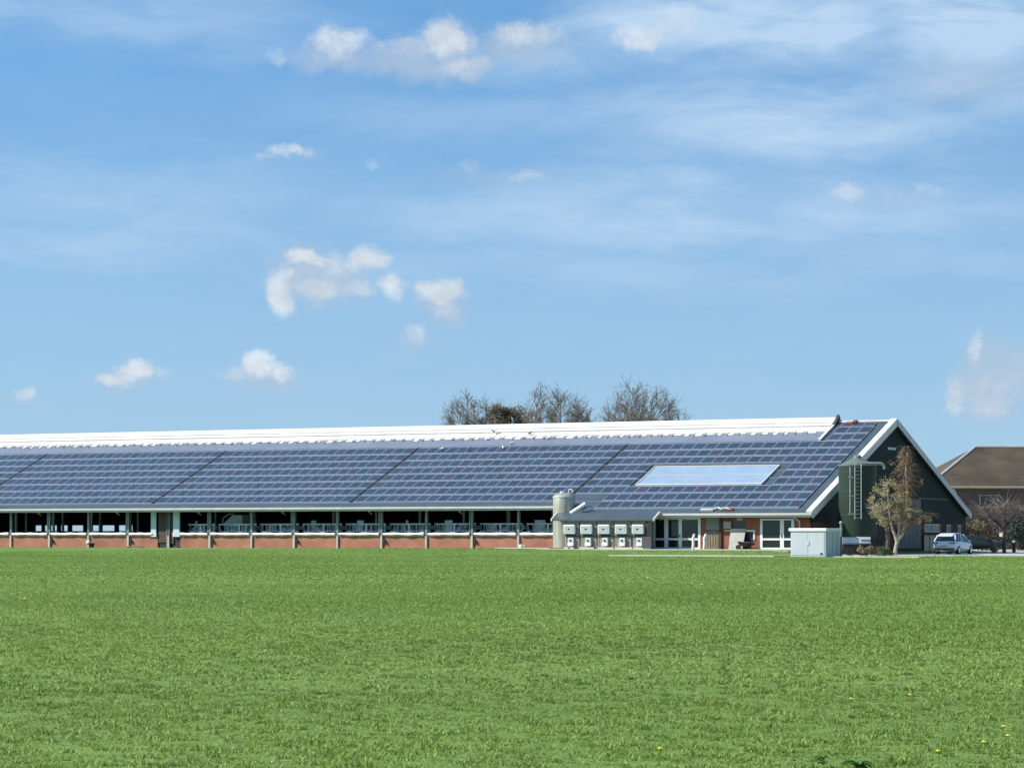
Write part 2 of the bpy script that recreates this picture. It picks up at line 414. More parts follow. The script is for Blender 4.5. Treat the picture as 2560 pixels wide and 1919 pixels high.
# left end + rear wall (rear openings z 1.5-2.08)
mb = MB()
mb.prism_x([(YW,-.6),(33.2,-.6),(33.2,zb(33.2)-.14),(YR,ZRG-.2),(YW,zr(YW)-.14)], XL+.2, XL+.45)
mb.build('end_wall', M['gable'], barn)
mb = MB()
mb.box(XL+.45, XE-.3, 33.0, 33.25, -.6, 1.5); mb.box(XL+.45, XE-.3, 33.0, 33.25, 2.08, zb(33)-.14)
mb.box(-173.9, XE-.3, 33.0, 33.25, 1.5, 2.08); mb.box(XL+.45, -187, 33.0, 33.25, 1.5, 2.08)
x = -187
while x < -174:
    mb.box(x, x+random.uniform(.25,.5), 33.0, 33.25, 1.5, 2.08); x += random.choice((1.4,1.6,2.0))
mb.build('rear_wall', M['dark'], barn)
mb = MB(); mb.box(XL+.45, XE-.3, 1.45, 33.0, -.5, .05); mb.build('barn_floor', M['conc'], barn)
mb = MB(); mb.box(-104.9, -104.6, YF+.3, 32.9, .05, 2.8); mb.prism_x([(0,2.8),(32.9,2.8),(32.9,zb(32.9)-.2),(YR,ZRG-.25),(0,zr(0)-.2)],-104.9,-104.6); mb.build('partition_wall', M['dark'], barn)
# gable end
mb = MB()
mb.prism_x([(YF,2.1),(34.0,2.1),(34.0,zb(34)-.13),(YR,ZRG-.13),(YF,zr(YF)-.13)], XE-.22, XE)
gb = mb.build('gable_cladding', M['gable'], barn)
mb = MB(); mb.box(XE-.25, XE+.04, YF+.25, 34.0, -.7, 2.1); gw = mb.build('gable_wall', M['brickg'], barn)
mb = MB(); mb.box(XE+.002, XE+.07, 22, 29.5, 4.12, 4.24); mb.build('gable_rail', M['black'], barn)
mb = MB(); mb.box(XE+.045, XE+.12, 17.2, 22.6, .0, 4.1); dd = mb.build('sliding_door', mat('dark_door_sheet', (.10,.105,.095), .6, 0, .15, 1.5), barn)
mb = MB()
for k in range(6): mb.box(XE+.12, XE+.15, 17.3+k*.9, 17.36+k*.9, .05, 4.05)
mb.build('door_rib', M['silopipe'], dd)
def gwin(y0, y1, z0, z1):
    mb = MB(); t = .07
    for (a, b, c, d) in ((y0,y1,z0,z0+t),(y0,y1,z1-t,z1),(y0,y0+t,z0+t,z1-t),(y1-t,y1,z0+t,z1-t),((y0+y1)/2-.03,(y0+y1)/2+.03,z0+t,z1-t)):
        mb.box(XE+.042, XE+.11, a, b, c, d)
    w = mb.build('window', M['offwhite'], barn); mb = MB(); mb.box(XE+.042, XE+.07, y0+t, y1-t, z0+t, z1-t); mb.build('pane', M['glass'], w)
gwin(23.6, 27.3, 1.35, 2.05); gwin(29.0, 29.9, .9, 2.0); gwin(31.8, 32.5, .9, 2.0)
mb = MB(); mb.box(XE+.05, XE+.16, 23.2, 27.6, -.5, 1.1); g2 = mb.build('gable_door', mat('dark_glass_door', (.02,.035,.045), .2), barn)
for y in (23.2, 24.6, 26.0, 27.5):
    mb = MB(); mb.box(XE+.161, XE+.19, y, y+.08, -.45, 1.1); mb.build('door_stile', M['post'], g2)
mb = MB(); mb.box(XE+.002, XE+.05, 15.2, 17.0, 8.1, 8.3); mb.build('gable_vent', M['fascia'], barn)
# posts, rolled curtains, winches, feed fence on the long front
PX0 = -111.5; pitch = 4.378
px_ = []
x = -111.5
while x > XL+1: px_.append(x); x -= pitch
for i, x in enumerate(px_):
    w = .10 if i % 2 else .085
    mb = MB(); mb.box(x-w, x+w, YW-.14, YW-.002, gz(x, YW)-.1, 1.06, 1)
    if i % 2 == 0: mb.box(x-.10, x+.10, YW-.10, YW+.12, 1.06, zr(YW)-.13, 0)
    else:
        mb.box(x-.27, x-.16, YW-.06, YW+.12, 1.06, zr(YW)-.13, 0); mb.box(x-.06, x+.11, YW-.12, YW+.1, 1.06, zr(YW)-.13, 0)
    p = mb.build('post', [M['post'], M['postbase']], barn)
    if i % 2:
        mb = MB(); mb.tube([(x+.30, YW-.2, .62), (x+.30, YW-.05, .62)], .13, 10); mb.beam((x+.30,YW-.2,.62),(x+.52,YW-.24,.42),.05,.05)
        mb.box(x+.2, x+.30, YW-.05, YW, .25, .9); mb.tube([(x+.2,YW-.06,.9),(x+.12,YW-.10,1.5),(x+.16,YW-.16,3.1)],.025,5)
        mb.build('curtain_winch', M['black'], p)
        mb = MB(); mb.box(x-1.15, x-1.02, YW-.3, YW-.18, 3.0, 3.22); mb.beam((x-1.08,YW-.24,3.05),(x-.85,YW-.2,2.86),.07,.05); mb.build('curtain_pulley', M['offwhite'], p)
edges = [-107.1]+px_
for a, b in zip(edges, edges[1:]):
    lo, hi = b+.2, a-.2
    segs = [(lo, hi)]
    if lo < -145.3 and hi > -147.8: segs = [(lo, -148.2), (-145.2, hi)]
    for (p, q) in segs:
        if q-p < .4: continue
        n = 26; pts = []; rad = []
        for k in range(n+1):
            t = k/n; pts.append((p+(q-p)*t, YW-.12, 1.19+.012*math.sin(t*9+a)+random.uniform(-.012,.012))); rad.append(.125+.02*math.sin(t*17+a*3)+random.uniform(-.012,.012))
        mb = MB(); mb.tube(pts, rad, 10); mb.build('rolled_curtain', M['white'], barn, smooth=True)
        mb = MB(); mb.box(p, q, YW-.05, YW+.3, 1.002, 1.06); mb.build('wall_capping', M['postbase'], barn)
        # feed fence behind, in two halves
        if q < -141 and p < -150: 
            continue
        mb = MB(); yq = YW+1.0
        mb.box(p, q, yq-.04, yq+.04, 1.97, 2.09); mb.box(p, q, yq-.03, yq+.03, 1.42, 1.50); mb.box(p, q, yq-.03, yq+.03, .9, .98)
        c = (p+q)/2+random.uniform(-.1,.25)
        mb.box(c-.09, c+.09, yq-.06, yq+.06, .05, 2.0)
        xx = p+.25
        while xx < q:
            if random.random() < .95: mb.beam((xx, yq, .9), (xx+random.choice((-.16,.16,0)), yq, 2.0), .05, .05)
            xx += random.choice((.32,.38,.5))
        if random.random() < .45: mb.box(p+.4+random.random(), p+.62+random.random(), yq+.3, yq+.4, .9, 2.35)
        for zz in (1.62, 1.80): mb.box(p, q, yq+.9, yq+.94, zz, zz+.07)
        ff = mb.build('feed_fence', M['rail'], barn)
        xx = p+random.uniform(.2,.8)
        while xx < q-.5:
            w_ = random.uniform(.25,.8)
            if random.random() < .6:
                mb = MB(); mb.box(xx, min(q, xx+w_), yq+.06, yq+.09, random.choice((1.1,1.5)), random.choice((1.75,1.95))); mb.build('added_daylight_sheet', M['blue'], ff)  # blue sheets added behind the rails, standing for bluish daylight in the openings
            xx += w_+random.uniform(.1,.6)
for i, x in enumerate(px_):
    for yy, dx in ((7.0, .3), (12.5, 1.5)):
        mb = MB(); mb.box(x+dx-.09, x+dx+.09, yy-.09, yy+.09, .05, zr(yy)-.2); mb.build('interior_column', M['rail'], barn)
# brown door and white boards in the long front
mb = MB(); mb.box(-147.7, -146.78, YW+.02, YW+.10, .45, 3.75); mb.box(-146.5, -146.05, YW+.02, YW+.10, .35, 3.75)
d = mb.build('barn_door', M['woodd'], barn, label='brown boarded door in the long front wall')
mb = MB(); mb.box(-146.76, -146.52, YW-.1, YW+.1, -.3, 3.75); mb.build('door_post', mat('brown_post', (.19,.12,.10), .8, 0, .2, 3), d)
mb = MB(); mb.box(-147.75, -145.35, YW+.12, YW+.2, -.3, 3.8); mb.build('door_backing', M['dark'], d)
for a, b in ((-148.4, -147.85), (-146.0, -145.35)):
    mb = MB(); mb.box(a, b, YW-.12, YW-.02, 1.0, 3.4); mb.box(a-.04, b+.04, YW-.15, YW-.02, .96, 1.35)
    mb.build('pale_board', M['paleblue'], barn)
# double doors / windows of the right section
def joinery(x0, x1, z0, z1, cols, rail, name):
    """cols: list of (a,b) full-height white members; rail: z of mid rail"""
    mb = MB(); y0, y1 = YF-.05, YF+.08
    mb.box(x0, x1, y0, y1, z1-.14, z1); mb.box(x0, x1, y0, y1, z0, z0+.13)
    for a, b in cols: mb.box(a, b, y0, y1, z0+.13, z1-.14)
    for (a, b), (c, d) in zip(cols, cols[1:]): mb.box(b, c, y0, y1, rail, rail+.15)
    w = mb.build(name, M['white'], barn)
    for (a, b), (c, d) in zip(cols, cols[1:]):
        mb = MB(); mb.box(b, c, YF+.01, YF+.04, z0+.13, rail); mb.build('lower_pane', M['glass'], w)
        mb = MB(); mb.box(b, c, YF+.01, YF+.04, rail+.15, z1-.14); mb.build('upper_pane', M['glass'], w)
    return w
w = joinery(-98.45, -94.3, .02, 2.48, [(-98.45,-98.25),(-97.45,-97.12),(-96.2,-95.92),(-94.5,-94.3)], .72, 'glazed_door')
mb = MB(); mb.box(-96.12, -96.04, YF-.12, YF-.05, .95, 1.15); mb.build('handle', M['black'], w)
w = joinery(-89.2, -86.35, .02, 2.40, [(-89.2,-89.0),(-87.52,-87.2),(-86.58,-86.35)], .72, 'glazed_door')
mb = MB(); mb.box(-87.42, -87.34, YF-.12, YF-.05, .95, 1.15); mb.build('handle', M['black'], w)
# stable door: grey upper leaf, slatted lower leaf
mb = MB(); mb.box(-93.82, -92.72, YF-.03, YF+.05, 1.5, 2.52); mb.build('upper_door', M['greyb'], barn)
mb = MB()
mb.box(-93.82, -92.72, YF-.04, YF+.03, 1.28, 1.42); mb.box(-93.82, -92.72, YF-.04, YF+.03, .02, .16)
for k in range(8): mb.box(-93.80+k*.138, -93.72+k*.138, YF-.07, YF-.041, .02, 1.38)
sd = mb.build('slatted_door', M['wood'], barn)
mb = MB(); mb.box(-93.85, -92.7, YF+.08, YF+.14, 0, 2.55); mb.build('door_backing', mat('dull_boards', (.12,.095,.075), .9, 0, .2, 3), sd)
mb = MB(); mb.box(-92.66, -92.48, YF-.16, YF-.002, -.15, 2.6); mb.build('door_post', M['woodd'], barn)
mb = MB(); mb.box(-91.6, -90.4, YF+.03, YF+.08, 1.62, 2.2); mb.build('dark_pane', M['glass'], barn)
mb = MB(); mb.box(-92.25, -91.62, YF-.2, YF-.003, 1.62, 2.2); mb.build('meter_box', mat('grey_box', (.30,.29,.27), .6, 0, .1, 3), barn, bevel=.02)
mb = MB(); mb.box(-90.55, -89.6, YF-.08, YF-.003, 1.38, 1.52); mb.box(-89.78, -89.62, YF-.08, YF-.003, .75, 1.38); h = mb.build('hatch_frame', M['offwhite'], barn)
mb = MB(); mb.box(-90.6, -89.78, YF+.1, YF+.2, .3, 1.45); mb.build('hatch', M['black'], h)
mb = MB(); mb.box(-92.2, -91.65, YF-.1, YF-.003, 1.42, 1.5); mb.build('wall_ledge', M['offwhite'], barn)
mb = MB(); mb.tube([(-86.0,-1.52,2.62),(-86.0,-1.4,2.5),(-85.85,-.75,2.2),(-85.85,-.62,2.0),(-85.85,-.62,-.1)], .06, 8); mb.build('downpipe', M['gutter'], barn, smooth=True)
mb = MB(); mb.box(-91.1, -90.7, YF-.2, YF-.003, 2.3, 2.42); mb.build('wall_lamp', M['offwhite'], barn)
mb = MB(); mb.tube([(-107.3,YW-.15,1.25),(-107.3,YW-.15,-.2)], .11, 10); mb.tube([(-107.9,YW-.15,1.22),(-107.25,YW-.15,1.25)],.09,8); mb.build('downpipe', M['offwhite'], barn, smooth=True, label='white downpipe beside the steel tank')
# skylight
mb = MB()
hx0, hx1 = -102.0, -91.0
roof_strip(mb, hx0-.07, hx1+.07, 3.68, 3.8, .01, .16); roof_strip(mb, hx0-.07, hx1+.07, 7.3, 7.38, .01, .16)
roof_strip(mb, hx0-.07, hx0, 3.8, 7.3, .01, .16); roof_strip(mb, hx1, hx1+.07, 3.8, 7.3, .01, .16)
sk = mb.build('skylight', M['offwhite'], barn)
mb = MB(); roof_strip(mb, hx0, hx1, 3.8, 7.3, .02, .11)
mb.build('skylight_sheet', ribbed('clear_roof_sheet', (.24,.325,.43), .5, 0, .32, 'X', .10, .008, .5), sk)
mb = MB(); roof_strip(mb, hx0, hx1, 5.5, 5.6, .105, .14); mb.build('skylight_bar', M['fascia'], sk)

# ------------------------------------------------------------------ solar panels (parts of the barn)
YT, PY = 12.28, 1.443
slots = []
secs = [(-107.15-20.5*k-20.1, -107.15-20.5*k) for k in range(5)]
for a, b in secs:
    for r in range(8):
        for c in range(20):
            x1 = b-c*1.005; x0 = x1-1.005
            if x0 < XL+.5: continue
            if x0 < -105.2-0 and r == 7 and x1 > -107.4 and False: continue
            slots.append((x0, x1, YT-PY*(r+1), YT-PY*r))
for r in range(9):
    for c in range(20):
        x1 = -85.85-c*1.045; x0 = x1-1.045
        if r >= 7 and c >= 17: continue
        if r in (3, 4, 5) and 4 <= c < 16: continue
        slots.append((x0, x1, YT-PY*(r+1), YT-PY*r))
for r in (1, 2):
    for c in range(3):
        x1 = -85.85-c*1.045; slots.append((x1-1.045, x1, YT+PY*(r-1), YT+PY*r))
for c in range(3):
    x1 = -85.95-c*1.0; slots.append((x1-1.0, x1, YT+PY*2+.05, YT+PY*2+.75))
def panel(mb, x0, x1, y0, y1, tints, tint):
    g = .012; x0 += g; x1 -= g; y0 += .055; y1 -= .055; h0, h1 = .06, .10
    fx, fy = .032, .115 if y1-y0 > 1 else .05
    o = [rp(x0,y0,h1), rp(x1,y0,h1), rp(x1,y1,h1), rp(x0,y1,h1)]
    i = [rp(x0+fx,y0+fy,h1), rp(x1-fx,y0+fy,h1), rp(x1-fx,y1-fy,h1), rp(x0+fx,y1-fy,h1)]
    b = [rp(x0,y0,h0), rp(x1,y0,h0), rp(x1,y1,h0), rp(x0,y1,h0)]
    mb.add(o+i+b, [(0,1,5,4),(1,2,6,5),(2,3,7,6),(3,0,4,7),(8,9,1,0),(9,10,2,1),(10,11,3,2),(11,8,0,3),(11,10,9,8)], 0)
    mb.add(i, [(0,1,2,3)], 1); tints += [(.5,.5,.5,1)]*9+[tint]
def tint():
    t = random.random(); k = random.uniform(.8, 1.2)
    c = (.032,.036,.056) if t < .55 else ((.040,.033,.052) if t < .75 else (.027,.038,.050))
    return (*(v*k for v in c), 1)
def set_tint(o, tints):
    ca = o.data.color_attributes.new('tint', 'FLOAT_COLOR', 'CORNER')
    arr = []
    for p, t in zip(o.data.polygons, tints): arr += list(t)*p.loop_total
    ca.data.foreach_set('color', arr)
def dist(s): 
    d = rp((s[0]+s[1])/2, (s[2]+s[3])/2)-CAM; return d.length
slots.sort(key=dist)
big = [s for s in slots if s[3]-s[2] > 1]
for s in big[:100]:
    mb = MB(); tt = []; panel(mb, *s, tt, tint())
    o = mb.build('solar_panel', [M['alu'], M['cell']], barn, fix=False); set_tint(o, tt)
mb = MB(); tt = []
for s in big[100:]+[s for s in slots if s[3]-s[2] <= 1]: panel(mb, *s, tt, tint())
o = mb.build('solar_panels', [M['alu'], M['cell']], barn, fix=False, kind='stuff'); set_tint(o, tt)
mb = MB()   # rails showing between the rows
for r in range(9):
    y = YT-PY*r
    roof_strip(mb, XL+1, -85.9, y-.03, y+.03, .004, .05)
roof_strip(mb, -103.6, -85.9, YT-PY*9-.045, YT-PY*9+.045, .004, .05)
mb.build('mounting_rails', M['alu'], barn)
for k in range(5):
    xg = -106.98-20.5*k
    mb = MB(); roof_strip(mb, xg-.15, xg+.11, YT-PY*8+.1, YT-.1, .012, .048); mb.build('cable_tray', M['black'], barn)

# ------------------------------------------------------------------ lean-to with inverters, tank
lt = thing('lean_to', (-101.5, -2.5, 0), 'boarded grey lean-to with a dark sloping roof carrying five white boxes', 'lean-to')
mb = MB(); mb.box(-105.3, -97.85, -2.5, -1.9, -.02, 2.4); mb.build('wall', M['greyb'], lt)
mb = MB()
for k in range(6): mb.box(-105.28+k*1.47, -105.16+k*1.47, -2.53, -2.502, .16, 2.3)
mb.build('wall_batten', M['wood'], lt)
mb = MB()
for a, b in ((-105.3,-104.9),(-104.75,-104.4),(-103.9,-102.6),(-102.25,-100.9),(-100.75,-99.2),(-99.1,-97.6)): mb.box(a, b, -2.72, -2.5, -.3, .16)
mb.build('plinth', M['concL'], lt)
mb = MB(); a = [(-1.80, 2.90), (-2.78, 2.36), (-2.78, 2.24), (-1.80, 2.76)]
mb.prism_x(a, -106.3, -97.35); r_ = mb.build('roof', M['roof'], lt)
for xa, xb in ((-106.42,-106.3),(-97.35,-97.22)):
    mb = MB(); mb.prism_x([(-1.74,2.97),(-2.82,2.40),(-2.82,2.22),(-1.74,2.74)], xa, xb); mb.build('verge_board', M['gutter'], r_)
mb = MB(); mb.tube([(-105.15,-1.78,2.84),(-104.05,-1.32,3.62)], .17, 12); sp = mb.build('slanted_pipe', M['white'], lt, smooth=True)
mb = MB(); mb.tube([(-104.35,-1.3,3.35),(-104.3,-1.1,2.98)], .05, 6); mb.build('strut', M['gutter'], sp)
mb = MB(); mb.box(-98.1, -97.9, -2.6, -2.42, -.05, 2.3); mb.build('corner_post', M['woodd'], lt)
mb = MB(); mb.box(-98.3, -97.5, -2.78, -2.55, .1, 1.0); mb.build('cable_box', mat('dark_grey_box', (.06,.055,.06), .6, 0, .1, 3), lt)
mb = MB(); mb.tube([(-105.2,-2.56,1.02),(-97.9,-2.56,1.02)], .035, 6)
for xx in (-103.95, -102.4, -100.9, -99.35, -98.0): mb.tube([(xx,-2.56,2.2),(xx,-2.56,.2)], .03, 6)
mb.build('conduit', M['black'], lt)
ivx = [-104.77, -103.25, -101.7, -100.18, -98.7]
ord_ = ['leftmost beside the steel tank', 'second from the steel tank', 'in the middle of the five', 'second from the glazed door', 'rightmost beside the glazed door']
for k, x in enumerate(ivx):
    o = thing('inverter', (x, -2.5, 1.2), 'large white box in the upper row, '+ord_[k], 'inverter', 'inverters in the upper row on the lean-to')
    mb = MB(); mb.box(x-.52, x+.52, -2.82, -2.56, 1.2, 1.95); mb.build('housing', M['inv'], o, bevel=.06)
    mb = MB(); mb.box(x-.40, x+.40, -2.835, -2.822, 1.32, 1.84); mb.build('front_panel', M['invd'], o, bevel=.006)
    mb = MB(); mb.box(x-.1, x+.1, -2.84, -2.836, 1.52, 1.64); mb.build('display', M['silo'], o)
    mb = MB(); mb.box(x-.45, x+.45, -2.56, -2.5, 1.1, 1.98); mb.build('bracket', M['black'], o)
    x2 = [-104.65, -103.1, -101.6, -100.08, -98.58][k]
    o = thing('isolator_box', (x2, -2.5, .25), 'small white switch box in the lower row, '+ord_[k], 'switch box', 'switch boxes in the lower row on the lean-to')
    mb = MB(); mb.box(x2-.24, x2+.24, -2.74, -2.5, .28, .90); mb.build('housing', M['inv'], o, bevel=.02)
    mb = MB(); mb.box(x2-.25, x2+.25, -2.80, -2.742, .26, .50); mb.build('terminal_cover', M['white'], o, bevel=.015)
    mb = MB(); mb.tube([(x2-.02,-2.81,.68),(x2-.02,-2.74,.68)], .08, 10); mb.build('switch', M['black'], o)
tk = thing('steel_tank', (-106.2, -.92, 0), 'tall weathered steel tank with a domed lid standing behind the lean-to', 'tank')
mb = MB(); mb.lathe([(.89,.1),(.895,1.2),(.89,3.3),(.885,4.1),(.85,4.2)], -106.2, -.92, 40); mb.build('vessel', M['tank'], tk, smooth=True)
mb = MB(); mb.lathe([(.88,4.2),(.80,4.32),(.55,4.45),(.22,4.52)], -106.2, -.92, 40); dm = mb.build('dome', M['tank'], tk, smooth=True)
mb = MB(); mb.lathe([(.24,4.5),(.24,4.62),(.2,4.64)], -106.3, -.95, 20); mb.tube([(-105.7,-1.05,4.4),(-105.7,-1.05,4.75),(-105.45,-1.05,4.8),(-105.3,-1.05,4.55)], .07, 8); mb.build('lid', M['gutter'], dm, smooth=True)
mb = MB(); mb.lathe([(.91,-.2),(.91,.1)], -106.2, -.92, 40); mb.build('plinth', M['rust'], tk)
mb = MB(); mb.lathe([(.9,4.12),(.915,4.14),(.915,4.2),(.9,4.22)], -106.2, -.92, 40); mb.build('rim_band', M['gutter'], tk)

# ------------------------------------------------------------------ white kiosk
cx0, cx1, cy0, cy1 = -79.77, -77.11, -16.56, -13.85; cz = gz(-78.4, -15.5)-.0
cb = thing('electricity_kiosk', (-78.4, -15.2, cz), 'white double-door electricity kiosk standing on the edge of the field', 'kiosk')
mb = MB(); mb.box(cx0, cx1, cy0, cy1, cz-.2, 1.40); bd = mb.build('body', [M['cabside']], cb)
mb = MB(); mb.box(cx0-.13, cx1+.10, cy0-.13, cy1+.13, 1.40, 1.62); mb.build('lid', M['white'], cb, bevel=.03)
mb = MB(); w_ = .05
mb.box(cx0+.0, cx1, cy0-.035, cy0-.002, cz+.0, 1.40); fr = mb.build('front_frame', M['cab'], cb)
xm = (cx0+cx1)/2
for a, b in ((cx0+.1, xm-.012), (xm+.012, cx1-.1)):
    mb = MB(); mb.box(a, b, cy0-.065, cy0-.036, cz+.12, 1.30); dr = mb.build('door', M['cab'], cb, bevel=.008)
mb = MB(); mb.box(xm-.06, xm+.10, cy0-.10, cy0-.066, .42, .72); mb.build('handle', M['gutter'], dr)
mb = MB(); mb.box(cx1-.38, cx1-.2, cy0-.075, cy0-.066, cz+.16, cz+.3); mb.build('vent_plate', M['black'], dr)
mb = MB()
for k in range(3):
    y = cy0+.45+k*.8; mb.box(cx1+.001, cx1+.03, y, y+.55, cz+.15, 1.25)
mb.build('side_panel', M['cabside'], cb)
mb = MB()
for k in range(3):
    y = cy0+.45+k*.8
    for j in range(7): mb.box(cx1+.031, cx1+.045, y+.04, y+.51, cz+.25+j*.2, cz+.30+j*.2)
mb.build('louvre', M['gutter'], cb)
vp = thing('vent_pipe', (-77.3, -13.2, gz(-77.3,-13.2)), 'grey round-topped vent pipe rising behind the white kiosk', 'pipe')
mb = MB(); mb.tube([(-77.3,-13.2,-.5),(-77.3,-13.2,1.95)], .09, 12); mb.build('pipe', M['silopipe'], vp, smooth=True)
mb = MB(); mb.lathe([(.14,1.93),(.15,2.02),(.10,2.12),(.03,2.15)], -77.3, -13.2, 16); mb.build('cap', M['silopipe'], vp, smooth=True)

# ------------------------------------------------------------------ green feed silo
sx, sy, sr = -82.3, 2.4, 1.46
si = thing('feed_silo', (sx, sy, gz(sx, sy)), 'tall dark green feed silo with a ladder in front of the gable', 'silo')
mb = MB(); mb.lathe([(1.1,.70),(sr-.06,.84),(sr,1.1),(sr,6.45)], sx, sy, 48); sb = mb.build('body', M['silo'], si, smooth=True)
mb = MB(); mb.lathe([(sr+.02,6.45),(sr+.02,6.52),(.35,7.05),(.32,7.2),(.05,7.26)], sx, sy, 48); mb.build('cone_roof', mat('pale_silo_roof', (.13,.15,.12), .5, 0, .1, 2), si, smooth=True)
for k in range(4):
    a = PI/4+k*PI/2; c, s_ = math.cos(a), math.sin(a)
    mb = MB(); mb.beam((sx+1.25*c, sy+1.25*s_, -.5), (sx+1.25*c, sy+1.25*s_, 1.35), .14, .14); mb.build('leg', M['black'], si)
for z in (2.6, 4.4, 5.9):
    mb = MB(); mb.lathe([(sr+.004,z),(sr+.014,z+.02),(sr+.014,z+.06),(sr+.004,z+.08)], sx, sy, 48); mb.build('hoop', M['silo'], si)
ang = math.atan2(-.82, .57); u = Vector((math.cos(ang), math.sin(ang), 0)); v = Vector((-u.y, u.x, 0))
# ladder on the side facing the field
lc = Vector((sx, sy, 0))+u*(sr+.16)-v*.33
lad = MB()
for sgn in (-1, 1): lad.beam(lc+v*sgn*.25+Vector((0,0,2.35)), lc+v*sgn*.25+Vector((0,0,6.6)), .06, .07)
z = 2.45
while z < 6.5: lad.beam(lc-v*.25+Vector((0,0,z)), lc+v*.25+Vector((0,0,z)), .045, .045); z += .30
lo = lad.build('ladder', M['ladder'], si)
mb = MB()
for z in (2.75, 4.1, 5.55, 6.5): mb.beam(lc-v*.75+Vector((0,0,z)), lc-v*.2+Vector((0,0,z)), .07, .09)
mb.beam(lc-v*.62+Vector((0,0,2.7)), lc-v*.62+Vector((0,0,6.6)), .05, .05)
mb.build('ladder_bracket', M['ladder'], lo)
mb = MB(); t0 = Vector((sx,sy,6.62))+u*1.2; dirp = (v*.96+u*.1)
mb.tube([t0-v*.3, t0+dirp*.6, t0+dirp*1.55, t0+dirp*1.75+Vector((0,0,-.06)), t0+dirp*1.85+Vector((0,0,-.2)), t0+dirp*1.87+Vector((0,0,-.42))], .13, 12)
mb.build('fill_pipe', M['silopipe'], si, smooth=True)
mb = MB(); mb.tube([Vector((sx,sy,7.2)), Vector((sx,sy,7.55))], .05, 8); mb.box(sx-.2, sx+.2, sy-.2, sy+.2, 7.2, 7.32); mb.build('hatch', M['silopipe'], si)

# ------------------------------------------------------------------ things along the wall
def bent_post(x, y, lean, lab):
    z0 = gz(x, y)
    o = thing('bent_pipe_post', (x, y, z0), lab, 'post', 'white bent posts by the wall')
    mb = MB(); mb.tube([(x, y, z0-.1), (x+lean*.1, y, .45), (x+lean*.06, y, .85), (x+lean*.35, y-.02, 1.2)], [.11,.115,.11,.09], 10); mb.build('pipe', M['white'], o, smooth=True)
    mb = MB(); mb.lathe([(.16,z0-.05),(.16,z0+.05),(.12,z0+.07)], x, y, 16); mb.build('base', M['conc'], o)
bent_post(-94.5, -1.5, .35, 'white bent post standing before the glazed door')
bent_post(-93.55, -1.5, .5, 'white bent post standing before the slatted door')
ob = thing('leaning_board', (-91.2, -1.1, 0), 'grey fibre sheet leaning against the brick wall under a dark window', 'board')
mb = MB()
mb.add([(-91.68,-1.05,-.08),(-90.50,-1.05,-.1),(-90.40,-.58,1.62),(-91.68,-.58,1.62),(-91.68,-1.0,-.1),(-90.50,-1.0,-.12),(-90.40,-.54,1.6),(-91.68,-.54,1.6)],
       [(0,1,2,3),(7,6,5,4),(0,4,5,1),(1,5,6,2),(2,6,7,3),(3,7,4,0)]); mb.build('sheet', M['sheet'], ob)
mb = MB(); mb.beam((-91.6,-.80,.5),(-90.6,-.80,.5),.05,.04); mb.build('batten', M['wood'], ob)
ob = thing('wheelbarrow', (-90.1, -1.2, 0), 'black wheelbarrow with a pale bag beside the leaning grey sheet', 'wheelbarrow')
mb = MB(); mb.add([(-90.5,-1.5,.28),(-89.75,-1.5,.28),(-89.75,-1.0,.28),(-90.5,-1.0,.28),(-90.65,-1.65,.62),(-89.6,-1.65,.55),(-89.6,-.85,.55),(-90.65,-.85,.62)],[(3,2,1,0),(0,1,5,4),(1,2,6,5),(2,3,7,6),(3,0,4,7)]); mb.build('tray', M['black'], ob)
mb = MB(); mb.tube([(-90.75,-1.30,.18),(-90.75,-1.18,.18)], .19, 14); mb.build('wheel', M['rubber'], ob)
for yy in (-1.5,-1.0):
    mb = MB(); mb.tube([(-90.75,-1.25,.18),(-90.2,yy,.25),(-89.2,yy,.5)], .022, 6); mb.tube([(-89.8,yy,.27),(-89.65,yy,-.02)],.022,6); mb.build('handle', M['black'], ob)
mb = MB(); mb.lathe([(.05,.25),(.2,.3),(.22,.4),(.12,.5)], -90.15, -1.3, 12); mb.build('bag', M['offwhite'], ob, smooth=True)

# small things on the grass by the long wall
bx, by = -154.5, .55
ob = thing('black_tub', (bx, by, gz(bx,by)), 'small black tub with a white sack drooping over it by a wall pier', 'tub')
mb = MB(); mb.lathe([(.20,gz(bx,by)-.02),(.28,.36),(.30,.38)], bx, by, 20); mb.build('tub', M['black'], ob, smooth=True)
mb = MB(); mb.lathe([(.05,.2),(.22,.3),(.26,.42),(.18,.58),(.06,.66)], bx-.24, by-.1, 14); mb.build('sack', M['offwhite'], ob, smooth=True)
hx, hy = -149.6, .4
mb = MB(); mb.tube([(hx+1.0*math.cos(t), hy, gz(hx,hy)-.04+.17*math.sin(t)) for t in [k*PI/14 for k in range(15)]], .055, 8)
tag(mb.build('drain_hose', M['black'], smooth=True), 'dark hose arching low out of the grass left of the brown door', 'hose')
mb = MB(); mb.lathe([(.35,-.05),(.33,.06),(.2,.13),(.05,.15)], -145.1, .4, 16)
tag(mb.build('molehill', mat('dark_soil', (.06,.05,.035), .95, 0, .3, 6, .5, 20)), 'low dark mound of soil by the wall right of the brown door', 'mound')
ob = thing('concrete_slab', (-111.2, -.2, 0), 'low pale concrete slab in the grass left of the steel tank', 'slab')
mb = MB(); mb.box(-112.6, -107.6, -.9, .6, -.2, .09); mb.build('slab', M['concL'], ob)
ob = thing('watering_can', (-110.5, -.3, .09), 'small white can standing on the pale concrete slab', 'can')
mb = MB(); mb.lathe([(.15,.09),(.16,.3),(.09,.36)], -110.5, -.3, 16); mb.build('body', M['white'], ob, smooth=True)
mb = MB(); mb.tube([(-110.36,-.3,.14),(-110.1,-.3,.34)], .03, 6); mb.build('spout', M['white'], ob)
